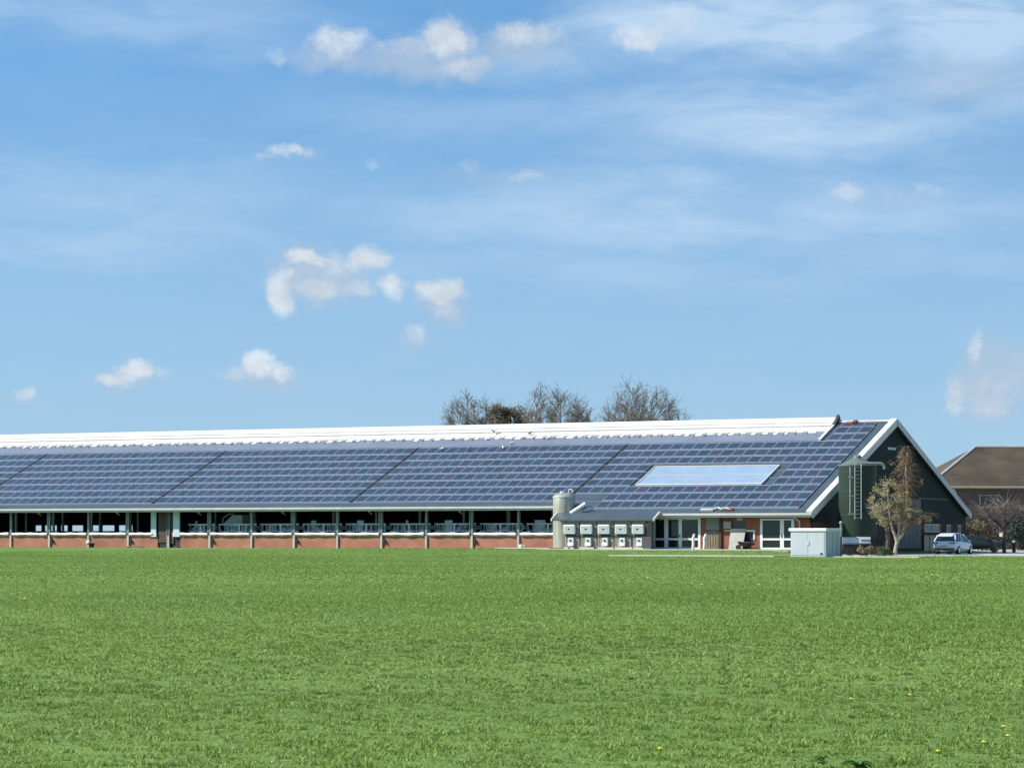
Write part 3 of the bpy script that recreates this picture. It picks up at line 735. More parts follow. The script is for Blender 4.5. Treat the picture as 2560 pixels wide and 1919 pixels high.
mb = MB(); mb.tube([(-110.6,-.3,.33),(-110.55,-.3,.46),(-110.4,-.3,.4)], .02, 6); mb.build('handle', M['black'], ob)
ob = thing('machine_cover', (-141.2, 3.6, .05), 'pale blue wedge-shaped machine housing inside the open barn front', 'machine')
mb = MB(); mb.prism_y([(-142.4,2.0),(-140.3,2.0),(-140.3,2.85),(-141.3,2.85)], 3.4, 4.6); mb.build('hood', M['paleblue'], ob)
mb = MB(); mb.box(-142.1, -140.5, 3.5, 4.5, .05, 2.0); mb.build('cabinet', M['rail'], ob)
mb = MB(); mb.tube([(-142.6,3.7,2.0),(-142.5,3.7,2.6),(-141.9,3.7,2.95),(-141.3,3.7,2.95)], .06, 6); mb.build('arm', M['rail'], ob)

# ------------------------------------------------------------------ trailer, cars, bollard
tp = at(2140, 1385, 212); ta = TH
tz = gz(tp.x, tp.y)
ob = thing('flat_trailer', (tp.x, tp.y, tz+.03), 'low farm trailer with pale blue and white side boards beside the kiosk', 'trailer', rz=ta)
mb = MB(); mb.box(-1.05, .12, -.6, .6, .95, 1.35); mb.box(-1.05, 1.1, -.58, .58, .85, .95); mb.build('blue_side_board', M['blue'], ob, local=True)
mb = MB(); mb.box(.14, 1.0, -.62, .6, .93, 1.38); wb = mb.build('white_side_board', M['white'], ob, local=True)
mb = MB(); mb.box(.3, .98, -.64, -.621, 1.08, 1.16); mb.build('slot', M['black'], wb, local=True)
mb = MB(); mb.box(-1.0, 1.0, -.5, .5, .66, .85); mb.beam((1.0,0,.7),(2.0,0,.6),.1,.1); mb.build('chassis', M['black'], ob, local=True)
for xx in (-.5, .45):
    for yy in (-.6, .5):
        mb = MB(); mb.tube([(xx, yy-.08, .33), (xx, yy+.12, .33)], .33, 18); mb.build('wheel', M['rubber'], ob, local=True)
mb = MB(); mb.box(-1.0, 1.0, -.45, .45, .4, .66); mb.build('undertray', M['black'], ob, local=True)

def loft(mb, secs, mi=0):
    """secs: list of rings (same count) of 3D points"""
    o = len(mb.v); n = len(secs[0])
    for r in secs: mb.v += [tuple(p) for p in r]
    for i in range(len(secs)-1):
        for k in range(n):
            mb.f.append((o+i*n+k, o+i*n+(k+1)%n, o+(i+1)*n+(k+1)%n, o+(i+1)*n+k)); mb.m.append(mi)
    mb.f.append(tuple(o+k for k in range(n))[::-1]); mb.m.append(mi)
    mb.f.append(tuple(o+(len(secs)-1)*n+k for k in range(n))); mb.m.append(mi)
def make_car(name, loc, rz, paint, label, hgt=1.62):
    ob = thing(name, loc, label, 'car', rz=rz)
    # y forward, rear at y=-2.3
    st = [(-2.32,.72,.42,.92),(-2.25,.86,.33,1.02),(-1.9,.93,.27,1.06),(-1.0,.95,.24,1.05),(0,.95,.22,1.02),(1.0,.95,.24,.98),(1.7,.92,.28,.92),(2.2,.82,.34,.78),(2.38,.62,.42,.62)]
    secs = []
    for y, w, zb_, zt in st:
        secs.append([(-w*.86,y,zb_),(w*.86,y,zb_),(w,y,zb_+.18),(w,y,zt-.2),(w*.93,y,zt-.04),(w*.7,y,zt),(-w*.7,y,zt),(-w*.93,y,zt-.04),(-w,y,zt-.2),(-w,y,zb_+.18)])
    mb = MB(); loft(mb, secs); body = mb.build('body', paint, ob, smooth=True, local=True)
    gh = [(-2.12,.70,1.0,1.02),(-1.75,.76,1.0,hgt-.10),(-1.3,.76,1.0,hgt-.02),(-.4,.76,1.0,hgt),(.3,.75,1.0,hgt-.06),(1.25,.70,.97,1.0)]
    secs = []
    for y, w, zb_, zt in gh:
        k = (zt-zb_)/.6; secs.append([(-(w+.12),y,zb_),(w+.12,y,zb_),(w+.12-.16*k,y,zt-.06*k),(w-.2*k,y,zt),(-(w-.2*k),y,zt),(-(w+.12-.16*k),y,zt-.06*k)])
    mb = MB(); loft(mb, secs); cab = mb.build('cabin_glass', M['glass'], ob, smooth=True, local=True)
    secs = []
    for y, w, zt in ((-2.0,.60,hgt-.17),(-1.75,.66,hgt-.07),(-1.3,.68,hgt+.012),(-.4,.68,hgt+.03),(.3,.66,hgt-.04)):
        secs.append([(-w,y,zt-.06),(w,y,zt-.06),(w*.9,y,zt+.02),(-w*.9,y,zt+.02)])
    mb = MB(); loft(mb, secs); mb.build('roof_panel', paint, ob, smooth=True, local=True)
    for sg in (-1, 1):
        mb = MB()
        for (y0, z0, y1, z1) in ((-2.1,1.02,-1.7,hgt-.12),(-.55,1.0,-.5,hgt-.05),(1.2,.98,.3,hgt-.1)): mb.beam((sg*.86,y0,z0),(sg*.70,y1,z1),.10,.06)
        mb.build('pillar', paint, ob, local=True)
        mb = MB(); mb.box(sg*.45, sg*.90, -2.335, -2.2, .86, .93); mb.build('tail_light', M['tail'], ob, local=True)
        mb = MB(); mb.obox((sg*1.02,.75,1.05),(.1,0,0),(0,.06,0),(0,0,.07)); mb.build('mirror', paint, ob, local=True)
        for y in (-1.42, 1.42):
            mb = MB(); mb.tube([(sg*.74,y,.335),(sg*.965,y,.335)], .335, 20); w = mb.build('wheel', M['rubber'], ob, local=True)
            mb = MB(); mb.tube([(sg*.93,y,.335),(sg*.975,y,.335)], .21, 16); mb.build('rim', M['rim'], w, local=True)
    mb = MB(); mb.box(-.26, .26, -2.345, -2.30, .60, .72); mb.build('number_plate', mat('blank_plate', (.5,.45,.12), .5), ob, local=True)
    mb = MB(); mb.box(-.8, .8, -2.33, -2.2, .36, .48); mb.build('bumper', M['black'], ob, local=True)
    return ob
cp = at(2384, 1385, 224); cpz = -.385
make_car('parked_car', (cp.x, cp.y, cpz), math.radians(1), M['car'], 'white parked car seen from behind on the yard by the gable')
cp2 = at(2447, 1374, 252)
make_car('parked_car', (cp2.x, cp2.y, cpz), math.radians(-70), M['darkcar'], 'dark low car parked beyond the white car', 1.35)
bp_ = at(2535, 1375, 246)
ob = thing('bollard', (bp_.x, bp_.y, cpz), 'black bollard with a pale cap on the yard right of the bare tree', 'bollard')
mb = MB(); mb.lathe([(.16,-.4),(.15,.42),(.13,.46)], bp_.x, bp_.y, 14); mb.build('shaft', M['black'], ob, smooth=True)
mb = MB(); mb.lathe([(.14,.46),(.14,.58),(.06,.64)], bp_.x, bp_.y, 14); mb.build('cap', M['sheet'], ob, smooth=True)

# ------------------------------------------------------------------ far barn
b0 = at(2313, 1216, 290); fa = TH+math.radians(5)
fx = Vector((math.cos(fa), math.sin(fa), 0)); fy = Vector((-fx.y, fx.x, 0))
fb = thing('brick_farmhouse', (b0.x, b0.y, -.4), 'big brown brick farm building with a mossy hipped tile roof beyond the yard', 'building', rz=fa)
E_, RZ_ = 6.4, 10.7; Wd, Ln, hip = 13.0, 34.0, 6.9
mb = MB(); o_ = .5
P = [(-0,-o_,E_),(Ln,-o_,E_),(Ln,Wd+o_,E_),(0,Wd+o_,E_),(hip,Wd/2,RZ_),(Ln-hip,Wd/2,RZ_)]
mb.add(P+[(x,y,z-.18) for x,y,z in P[:4]], [(0,1,5,4),(1,2,5),(2,3,4,5),(3,0,4),(0,6,7,1),(1,7,8,2),(2,8,9,3),(3,9,6,0),(9,8,7,6)])
fr_ = mb.build('roof', M['tile'], fb, local=True)
mb = MB(); mb.tube([P[0], P[4]], .14, 8); mb.tube([P[4], P[5]], .17, 8); mb.build('ridge_tile', M['fascia'], fr_, local=True)
mb = MB(); mb.tube([(0,-o_-.1,E_-.06),(Ln,-o_-.1,E_-.06)], .12, 8); gt = mb.build('gutter', M['wood'], fb, local=True)
mb = MB(); mb.box(.6, Ln-.6, 0, Wd, -.6, 4.6); mb.build('wall', M['farbrick'], fb, local=True)
mb = MB(); mb.box(.55, Ln-.55, -.05, Wd+.05, 4.6, E_-.19); mb.build('boarding', M['farwood'], fb, local=True)
def fwin(x0, x1, z0, z1, m):
    mb = MB(); t = .1
    for a, b, c, d in ((x0,x1,z0,z0+t),(x0,x1,z1-t,z1),(x0,x0+t,z0+t,z1-t),(x1-t,x1,z0+t,z1-t)): mb.box(a,b,-.12,-.052,c,d)
    w = mb.build('window', M['wood'], fb, local=True); mb = MB(); mb.box(x0+t,x1-t,-.09,-.054,z0+t,z1-t); mb.build('pane', m, w, local=True)
fwin(5.6, 7.6, 4.3, 5.6, M['glass']); fwin(9.5,10.8,1.0,2.6,M['glass'])
mb = MB(); mb.box(3.6, 7.6, -.08, .1, -.3, 3.1); mb.build('barn_door', M['woodd'], fb, local=True)
mb = MB(); mb.beam((2.9,-.3,E_-.2),(3.3,-.06,E_-1.0),.12,.12); mb.build('downpipe', M['fascia'], fb, local=True)

# ------------------------------------------------------------------ trees
def grow(base, height, spread, seed, trunk_r, levels=4, first=.28, nb=(3,5), lean=(0,0), up=.55, tw=.02, twn=3, dens=1.0, curl=.12):
    """returns (trunk MB, crown MB): limbs in the first, fine branches and twigs in the second"""
    r = random.Random(seed); T, C_ = MB(), MB()
    def rv(a=1): return Vector((r.uniform(-a,a), r.uniform(-a,a), r.uniform(-a,a)))
    def branch(p, d, L, rad, lev):
        n = 4 if lev < 2 else 3; pts = [p.copy()]; q = p.copy(); dd = d.copy()
        for i in range(n):
            dd = (dd+rv(curl)+Vector((0,0,up*.12))).normalized(); q = q+dd*L/n; pts.append(q.copy())
        rr = [max(tw*.5, rad*(1-.55*i/n)) for i in range(n+1)]
        (T if lev <= 1 else C_).tube(pts, rr, 7 if lev == 0 else (5 if lev < 3 else 3), cap=False)
        if lev >= levels: return
        k = int(r.randint(*nb)*dens+ .5)
        if lev >= levels-1: k += twn
        for j in range(k):
            t = first+(1-first)*(j+r.random())/k if lev == 0 else .25+.75*(j+r.random())/k
            i = min(n-1, int(t*n)); f = t*n-i; pp = pts[i].lerp(pts[i+1], f)
            side = dd.orthogonal().normalized(); side.rotate(__import__('mathutils').Quaternion(dd, r.uniform(0, 2*PI)))
            a = r.uniform(.45, .95); nd = (dd*math.cos(a)+side*math.sin(a)*spread+Vector((0,0,up*.35))).normalized()
            branch(pp, nd, L*r.uniform(.5,.72), max(tw*.5, rr[i]*r.uniform(.45,.65)), lev+1)
        branch(pts[-1], (dd+rv(.25)).normalized(), L*.6, max(tw*.5, rr[-1]), lev+1)
    branch(Vector(base), Vector((lean[0], lean[1], 1)).normalized(), height*.42, trunk_r, 0)
    return T, C_
def fit(T, C_, base, ztop):
    zz = max(p[2] for p in C_.v); k = (ztop-base[2])/(zz-base[2])
    for m in (T, C_): m.v = [(base[0]+(a-base[0])*k, base[1]+(b-base[1])*k, base[2]+(c-base[2])*k) for a, b, c in m.v]
def leaf_cloud(mb, blobs, n, size, rnd, hollow=.5):
    for (c, rx, rz) in blobs:
        for _ in range(n):
            d = Vector((rnd.gauss(0,1), rnd.gauss(0,1), rnd.gauss(0,1))).normalized()*(hollow+(1-hollow)*rnd.random()**.5)*rnd.uniform(.75,1.12)
            p = Vector(c)+Vector((d.x*rx, d.y*rx, d.z*rz))
            a = Vector((rnd.gauss(0,1), rnd.gauss(0,1), rnd.gauss(0,.7))).normalized(); b = a.orthogonal().normalized(); b.rotate(__import__('mathutils').Quaternion(a, rnd.uniform(0,6.3)))
            s_ = size*rnd.uniform(.6,1.4)
            mb.add([p-a*s_, p+b*s_*.6, p+a*s_, p-b*s_*.6], [(0,1,2,3)])
def fan_tree(base, top, a, zc, rz, seed, skew=0, nl=15, ns=14, nt_=11, tw=.021, tr=.34):
    """limbs fanning out of a short trunk to points spread over a crown of half-width a, then boughs and twigs"""
    r = random.Random(seed); T, C_ = MB(), MB(); base = Vector(base); fork = base+Vector((0,0,(zc-rz-base.z)*.75))
    T.tube([base, base.lerp(fork,.5)+Vector((r.uniform(-.1,.1),r.uniform(-.1,.1),0)), fork], [tr*1.2, tr, tr*.9], 8, cap=False)
    def wig(p, q, n, k, bend):
        L_ = (q-p).length; m = Vector((r.uniform(-1,1), r.uniform(-1,1), r.uniform(-.4,.4)))*L_*bend; out = []
        for i in range(n+1):
            t = i/n; out.append(p.lerp(q, t)+m*math.sin(PI*t)+Vector((r.uniform(-1,1), r.uniform(-1,1), r.uniform(-1,1)))*L_*k*(0 if i in (0,) else 1))
        return out
    for l in range(nl):
        ph = 2*PI*(l*.618+r.random()*.3); el_ = math.asin(min(1, (l+.5)/nl))*.98
        rr = r.uniform(.8, 1.0)
        tg = Vector((base.x, base.y, zc))+Vector((math.cos(ph)*math.cos(el_)*a*rr, math.sin(ph)*math.cos(el_)*a*rr, math.sin(el_)*rz*rr))
        tg += RV*skew*math.sin(el_)
        lp = wig(fork, tg, 7, .02, .08); T.tube(lp, [max(tw*1.5, tr*.42*(1-i/8)**1.2) for i in range(8)], 5, cap=False)
        for b_ in range(ns):
            t = .3+.7*(b_+r.random())/ns; i = min(6, int(t*7)); p = lp[i].lerp(lp[i+1], t*7-i); d = (lp[i+1]-lp[i]).normalized()
            sd = Vector((r.gauss(0,1), r.gauss(0,1), r.gauss(0,.6)+.35)).normalized(); d2 = (d*.75+sd*.8).normalized(); L2 = r.uniform(.7,1.25)*a*.42*(1.15-.5*t)
            bp_ = wig(p, p+d2*L2, 4, .05, .1); C_.tube(bp_, [tw*2.2, tw*1.9, tw*1.6, tw*1.2, tw*.8], 4, cap=False)
            for k in range(nt_):
                t2 = .2+.8*(k+r.random())/nt_; i = min(3, int(t2*4)); p3 = bp_[i].lerp(bp_[i+1], t2*4-i)
                d3 = (d2+Vector((r.gauss(0,.6), r.gauss(0,.6), r.gauss(0,.5)+.25))).normalized(); L3 = r.uniform(.5,1.2)*a*.25
                tp_ = wig(p3, p3+d3*L3, 2, .06, .1); C_.tube(tp_, [tw*1.0, tw*.8, tw*.5], 3, cap=False)
                for m in range(3):
                    p4 = tp_[1].lerp(tp_[2], r.random()); d4 = (d3+Vector((r.gauss(0,.7), r.gauss(0,.7), r.gauss(0,.6)+.2))).normalized()
                    C_.tube([p4, p4+d4*L3*.55], [tw*.7, tw*.4], 3, cap=False)
    return T, C_
def bare_tree(px, Zd, ytop, half, seed, label, skew=0, grp='bare trees behind the barn', nl=15):
    g = at(px, 1340, Zd); base = (g.x, g.y, -.4); zt = at(px, ytop, Zd).z; a = half*Zd/FPX; zc = zt*.60; rz = zt-zc-.2
    T, C_ = fan_tree(base, zt, a, zc, rz, seed, skew, nl)
    o = thing('bare_tree', base, label, 'tree', grp)
    T.build('trunk', M['barkg'], o, smooth=True, fix=False); C_.build('crown', M['twigg'], o, fix=False)
    return o
bare_tree(1188, 320, 982, 92, 3, 'leftmost bare tree behind the barn ridge with a wide twiggy crown', nl=26)
bare_tree(1396, 326, 978, 112, 12, 'bare tree behind the ridge between the brown-leaved tree and the tallest one', nl=28)
bare_tree(1622, 318, 965, 112, 21, 'tallest bare tree behind the ridge, rightmost and standing apart', -1.0, nl=26)
g = at(1295, 1340, 312); base = (g.x, g.y, -.4)
o = thing('leafy_tree', base, 'dense brown-leaved tree behind the ridge between two bare trees', 'tree')
T, C_ = grow(base, 13, .8, 5, .3, 3, .25, (4,5), (0,0), .5, .05, 1); fit(T, C_, base, at(1295,1005,312).z)
T.build('trunk', M['barkg'], o, smooth=True, fix=False); C_.build('branches', M['twigb'], o, fix=False)
mb = MB(); rr_ = random.Random(4); bl = []
for k in range(26): bl.append((at(rr_.uniform(1236,1350), rr_.uniform(1022,1110), 312)+FV*rr_.uniform(-1.5,1.5), rr_.uniform(.7,1.1), rr_.uniform(.6,1.1)))
leaf_cloud(mb, bl, 330, .10, rr_, .1); mb.build('crown', M['leafb'], o, fix=False)

# forked birch before the gable
bb = at(2237, 1388, 212); bb.z = gz(bb.x, bb.y)-.02; bb.z = max(bb.z, -.42)
bt = thing('birch_tree', bb, 'slim forked birch with yellow-green young leaves and brown twigs before the gable', 'tree')
def ip(px, py, dz=0): return at(px, py, 212+dz)
mb = MB()
mb.tube([ip(2237,1390), ip(2239,1370), ip(2243,1352), ip(2256,1335), ip(2262,1312), ip(2266,1285), ip(2267,1250), ip(2268,1212), ip(2265,1185), ip(2266,1160), ip(2268,1135), ip(2270,1115)], [.17,.14,.13,.115,.105,.10,.095,.09,.08,.065,.04,.02], 10)
mb.tube([ip(2242,1353), ip(2238,1338), ip(2231,1323), ip(2226,1300), ip(2222,1270), ip(2220,1240), ip(2218,1210)], [.15,.12,.10,.08,.06,.045,.02], 8)
mb.tube([ip(2243,1345), ip(2248,1328), ip(2247,1310), ip(2244,1285), ip(2240,1255)], [.09,.07,.055,.04,.02], 8)
mb.tube([ip(2262,1312), ip(2280,1303), ip(2300,1292), ip(2318,1282)], [.06,.05,.035,.015], 6)
mb.build('trunk', M['birch'], bt, smooth=True)
rr_ = random.Random(9); mb = MB()
def sprays(mb, p0, n, L, droop, r0=.012):
    for _ in range(n):
        d = Vector((rr_.gauss(0,1), rr_.gauss(0,1), rr_.uniform(-.1,.9))).normalized(); q = Vector(p0); pts = [q.copy()]; l = L*rr_.uniform(.5,1.2)
        for k in range(4):
            d = (d+Vector((rr_.uniform(-.25,.25), rr_.uniform(-.25,.25), droop))).normalized(); q = q+d*l/4; pts.append(q.copy())
        mb.tube(pts, [r0*1.6,r0*1.3,r0,r0*.8,r0*.6], 3, cap=False)
for (px, py) in [(2266,y) for y in range(1118,1300,6)]: sprays(mb, ip(px,py), 15, 1.15 if py > 1150 else .8, -.3, .010)
for (px, py) in ((2300,1292),(2285,1300),(2318,1282),(2262,1330),(2280,1310)): sprays(mb, ip(px,py), 22, 1.0, -.18)
mb.build('hanging_twigs', M['twigb'], bt, fix=False)
mb = MB()
for (px, py) in ((2226,1300),(2222,1270),(2220,1240),(2218,1212),(2247,1310),(2244,1285),(2240,1255),(2205,1285),(2190,1270)): sprays(mb, ip(px,py), 30, 1.1, .02, .011)
mb.build('branches', M['birch'], bt, fix=False)
mb = MB(); bl = []
for k in range(64):
    a = rr_.uniform(0, 2*PI); q = rr_.random()**.5
    bl.append((ip(2224+math.cos(a)*q*50, 1258+math.sin(a)*q*62, rr_.uniform(-1.3,1.3)), rr_.uniform(.20,.42), rr_.uniform(.2,.45)))
for k in range(20):
    bl.append((ip(rr_.uniform(2262,2325), rr_.uniform(1255,1305), rr_.uniform(-1,1)), rr_.uniform(.15,.3), rr_.uniform(.15,.3)))
leaf_cloud(mb, bl, 46, .058, rr_, .1); mb.build('crown', M['leafy'], bt, fix=False)
mb = MB(); bl = []
for k in range(44): bl.append((ip(2266+max(-38,min(38,rr_.gauss(0,20))), 1195+max(-52,min(60,rr_.gauss(0,36))), rr_.uniform(-1,1)), rr_.uniform(.2,.4), rr_.uniform(.2,.45)))
for k in range(10): bl.append((ip(2285+rr_.gauss(0,22), 1305+rr_.gauss(0,14), rr_.uniform(-1,1)), rr_.uniform(.2,.4), rr_.uniform(.2,.35)))
leaf_cloud(mb, bl, 38, .045, rr_, .1); mb.build('brown_catkins', M['twigb'], bt, fix=False)
# grey stem with ivy beside it, low shrubs
g = at(2220, 1388, 213.5); g.z = -.43
o = thing('ivy_stem', g, 'grey leaning stem wrapped in ivy beside the forked birch', 'tree')
mb = MB(); mb.tube([g+Vector((0,0,-.1)), at(2219,1360,213.5), at(2222,1335,213.5), at(2214,1318,213.5), at(2205,1300,213.5)], [.17,.15,.12,.09,.04], 8); mb.build('trunk', M['barkg'], o, smooth=True)
mb = MB(); leaf_cloud(mb, [(at(2219,y_,213.5), .22, .3) for y_ in range(1325,1388,6)], 45, .06, rr_, .4); mb.build('ivy', M['leafg'], o, fix=False)
def shrub(px, py, Zd, r_, h_, m, label, n=900, name='shrub', stems=True, sz=.06):
    g = at(px, py, Zd); g.z = max(gz(g.x, g.y), -.42)
    o = thing(name, g, label, 'shrub')
    mb = MB()
    for k in range(9):
        a = rr_.uniform(0, 6.28); mb.tube([g, g+Vector((math.cos(a)*r_*.4, math.sin(a)*r_*.4, h_*.5)), g+Vector((math.cos(a)*r_*.8, math.sin(a)*r_*.8, h_*.9))], [.03,.02,.008], 4)
    mb.build('stems', M['barkg'], o)
    mb = MB(); bl = [(g+Vector((rr_.gauss(0,r_*.45), rr_.gauss(0,r_*.45), h_*rr_.uniform(.2,.85))), r_*.45, h_*.25) for k in range(10)]
    leaf_cloud(mb, bl, n//10, sz, rr_, .2); mb.build('foliage', m, o, fix=False)
shrub(2204, 1387, 209, .55, .75, M['leafg'], 'low pale green shrub at the foot of the birch')
shrub(2166, 1389, 207, .6, .75, mat('dry_stalks', (.21,.165,.095), .9, 0, .3, 3), 'dry brown clump of stalks in front of the trailer')
shrub(2188, 1386, 211, .5, .85, mat('dark_leaf', (.05,.05,.03), .7, 0, .3, 3), 'dark low bush between the dry stalks and the birch')
hm = mat('hedge_leaf', (.15,.13,.075), .8, 0, .35, 1.0, trans=.2)
shrub(2405, 1372, 262, 1.9, 3.6, hm, 'tall olive brown bush behind the white car by the barn corner', 3600, sz=.11)
shrub(2455, 1372, 270, 2.2, 3.2, mat('hedge_leaf_brown', (.13,.10,.075), .8, 0, .35, 1.0, trans=.2), 'broad brown bush between the far building and the bare tree', 4000, sz=.11)
shrub(2545, 1372, 265, 1.5, 3.4, mat('hedge_leaf_dark', (.06,.075,.06), .8, 0, .35, 1.0, trans=.2), 'dark green bush at the right before the far building', 2800, sz=.11)
# right bare tree
g = at(2510, 1386, 232); base = (g.x, g.y, -.4)
o = thing('bare_tree', base, 'small gnarled bare tree with a dark trunk on the right of the yard', 'tree')
mb = MB(); jp = lambda px, py, dz=0: at(px, py, 232+dz)
mb.tube([jp(2511,1392), jp(2510,1360), jp(2511,1325)], [.17,.145,.14], 9)
mb.tube([jp(2511,1328), jp(2500,1312), jp(2484,1300), jp(2474,1288), jp(2462,1272)], [.12,.10,.08,.05,.02], 7)
mb.tube([jp(2511,1328), jp(2515,1305), jp(2511,1285), jp(2518,1262)], [.11,.09,.06,.02], 7)
mb.tube([jp(2512,1318), jp(2526,1300), jp(2540,1288), jp(2556,1278)], [.09,.07,.05,.02], 7)
mb.build('trunk', mat('dark_bark', (.05,.042,.036), .95, 0, .3, 4, .4, 10), o, smooth=True)
mb = MB()
for (px, py) in ((2500,1312),(2484,1300),(2474,1288),(2462,1272),(2515,1305),(2511,1285),(2518,1262),(2526,1300),(2540,1288),(2556,1278),(2490,1285),(2530,1275),(2505,1270)): sprays(mb, jp(px,py), 22, 1.5, .06, .014)
mb.build('crown', M['twigg'], o, fix=False)
mb = MB(); c = jp(2503,1336,-.3); mb.box(c.x-.12, c.x+.12, c.y-.1, c.y+.1, c.z-.15, c.z+.15); mb.box(c.x-.15,c.x+.15,c.y-.13,c.y+.13,c.z+.15,c.z+.19)
tag(mb.build('nest_box', M['offwhite']), 'small pale nest box on the trunk of the gnarled bare tree', 'nest box')
g = at(2485, 1386, 233); 
o = thing('tree_stump', (g.x, g.y, -.4), 'short dark stump left of the gnarled bare tree', 'stump')
mb = MB(); mb.tube([(g.x,g.y,-.5),(g.x+.02,g.y,.1),(g.x,g.y,.42)], [.24,.19,.18], 10); mb.build('trunk', M['barkg'], o)
mb = MB(); leaf_cloud(mb, [((g.x,g.y,-.05),.32,.3)], 160, .05, rr_, .5); mb.build('ivy', M['leafg'], o, fix=False)

# ------------------------------------------------------------------ birds on the roof
def bird(x, y, h, m, rz, label, fly=False):
    o = thing('pigeon', rp(x, y, h), label, 'bird', 'birds about the roof', rz)
    mb = MB(); mb.tube([(-.22,0,.10),(-.12,0,.12),(0,0,.15),(.10,0,.19),(.16,0,.24),(.20,0,.27),(.235,0,.265)], [.012,.05,.085,.075,.05,.042,.012], 9)
    b = mb.build('body', m, o, smooth=True, local=True)
    mb = MB()
    if fly:
        for s_ in (-1, 1): mb.add([(.08,s_*.06,.17),(-.10,s_*.06,.16),(-.14,s_*.30,.30),(.02,s_*.36,.34)], [(0,1,2,3)])
    else:
        for s_ in (-1, 1): mb.add([(.08,s_*.085,.18),(-.02,s_*.092,.12),(-.22,s_*.05,.11),(-.10,s_*.08,.17)], [(0,1,2,3)])
    mb.build('wing', M['bird_g'], b, local=True, fix=False)
    mb = MB()
    for s_ in (-1, 1): mb.tube([(0,s_*.03,.08),(.01,s_*.03,0)], .009, 4)
    mb.build('leg', M['rust'], b, local=True)
    return o
def rxy(px, py):
    d = (px-1280)/FPX*RV+FV+Vector((0,0,(HOR-py)/FPX)); t = (3.47+SL*CAM.y-CAM.z)/(d.z-SL*d.y); p = CAM+d*t; return p.x, p.y
W_, G_ = M['bird_w'], M['bird_g']
bird(*rxy(1105,1128), .1, W_, .4, 'white bird on the top panel row, leftmost of the white birds')
bird(*rxy(1258,1125), .1, W_, 2.2, 'white bird on the top panel row near the middle of the roof')
bird(*rxy(1279,1113), .06, W_, 1.0, 'white bird on the pale band above the middle panels')
bird(*rxy(1218,1102), .06, W_, 2.9, 'white bird just below the roof light left of the middle')
bird(*rxy(1371,1100), .06, W_, .2, 'white bird just below the roof light right of the middle')
bird(*rxy(1172,1127), .1, G_, .3, 'dark bird perched on the top edge of the panels')
bird(*rxy(1236,1090), .3, G_, 2.6, 'dark bird landing with raised wings on the white roof light', True)
bird(*rxy(1325,1092), .2, G_, .9, 'dark bird sitting on the lower edge of the white roof light')

# ------------------------------------------------------------------ dandelions and docks
dpos = [(2530,1716),(2552,1720),(2275,1742),(2128,1752),(2510,1822),(2520,1846),(2460,1862),(2345,1885),(1650,1878),(2095,1445),(2204,1446),(2330,1440),(2345,1442),(2466,1436),(1898,1466),(1950,1452),(1755,1465),(62,1502),(30,1602),(1620,1448),(2040,1450)]
def g_at(px, py):
    d = (px-1280)/FPX*RV+FV+Vector((0,0,(HOR-py)/FPX)); z = -.42+.05
    for _ in range(4):
        t = (z-CAM.z)/d.z; p = CAM+d*t; z = gz(p.x, p.y)+.07
    return p
proto = None
for k, (px, py) in enumerate(dpos):
    p = g_at(px, py)
    if proto is None:
        proto = thing('dandelion', p, 'yellow dandelion flower in the green field', 'flower', 'dandelions in the field')
        mb = MB(); mb.tube([(0,0,-.1),(.01,0,.02)], .004, 5); mb.build('stem', M['stemg'], proto, local=True)
        mb = MB(); 
        for a in range(14):
            t = a*2*PI/14; c, s_ = math.cos(t), math.sin(t); mb.add([(0,0,.02),(.016*c-.005*s_,.016*s_+.005*c,.03),(.027*c,.027*s_,.026),(.016*c+.005*s_,.016*s_-.005*c,.03)],[(0,1,2,3)])
        mb.lathe([(.006,.018),(.014,.026),(.008,.036)], 0, 0, 10); mb.build('flower_head', M['yellow'], proto, local=True, fix=False); o = proto
    else: o = copy_tree(proto)
    o.location = p; sc = 1.0 if py > 1600 else 2.4; o.scale = (sc,)*3; o.rotation_euler[2] = k
def dock(px, py, lab, n, L):
    p = g_at(px, py); p.z -= .07
    o = thing('dock_plant', p, lab, 'weed', 'dark broad-leaved weeds in the near grass'); r = random.Random(px)
    for k in range(n):
        a = r.uniform(0,6.28); c, s_ = math.cos(a), math.sin(a); l = L*r.uniform(.7,1.2); w = l*.24; b = r.uniform(0,.06)
        mb = MB(); pts = []
        for t, ww, z in ((.05,.3,.025),(.35,1,.04),(.7,.95,.04),(1,.12,.025)): pts += [(c*l*t-s_*w*ww, s_*l*t+c*w*ww, z+b), (c*l*t, s_*l*t, z+b-.012), (c*l*t+s_*w*ww, s_*l*t-c*w*ww, z+b)]
        mb.add(pts, [(i*3+j, i*3+j+1, i*3+j+4, i*3+j+3) for i in range(3) for j in range(2)]); mb.build('leaf', M['dock'], o, local=True, smooth=True, fix=False)
dock(2140, 1906, 'dark broad-leaved weed at the lower right edge of the field', 16, .10)
dock(2060, 1893, 'smaller dark weed left of the big one at the lower right', 9, .075)

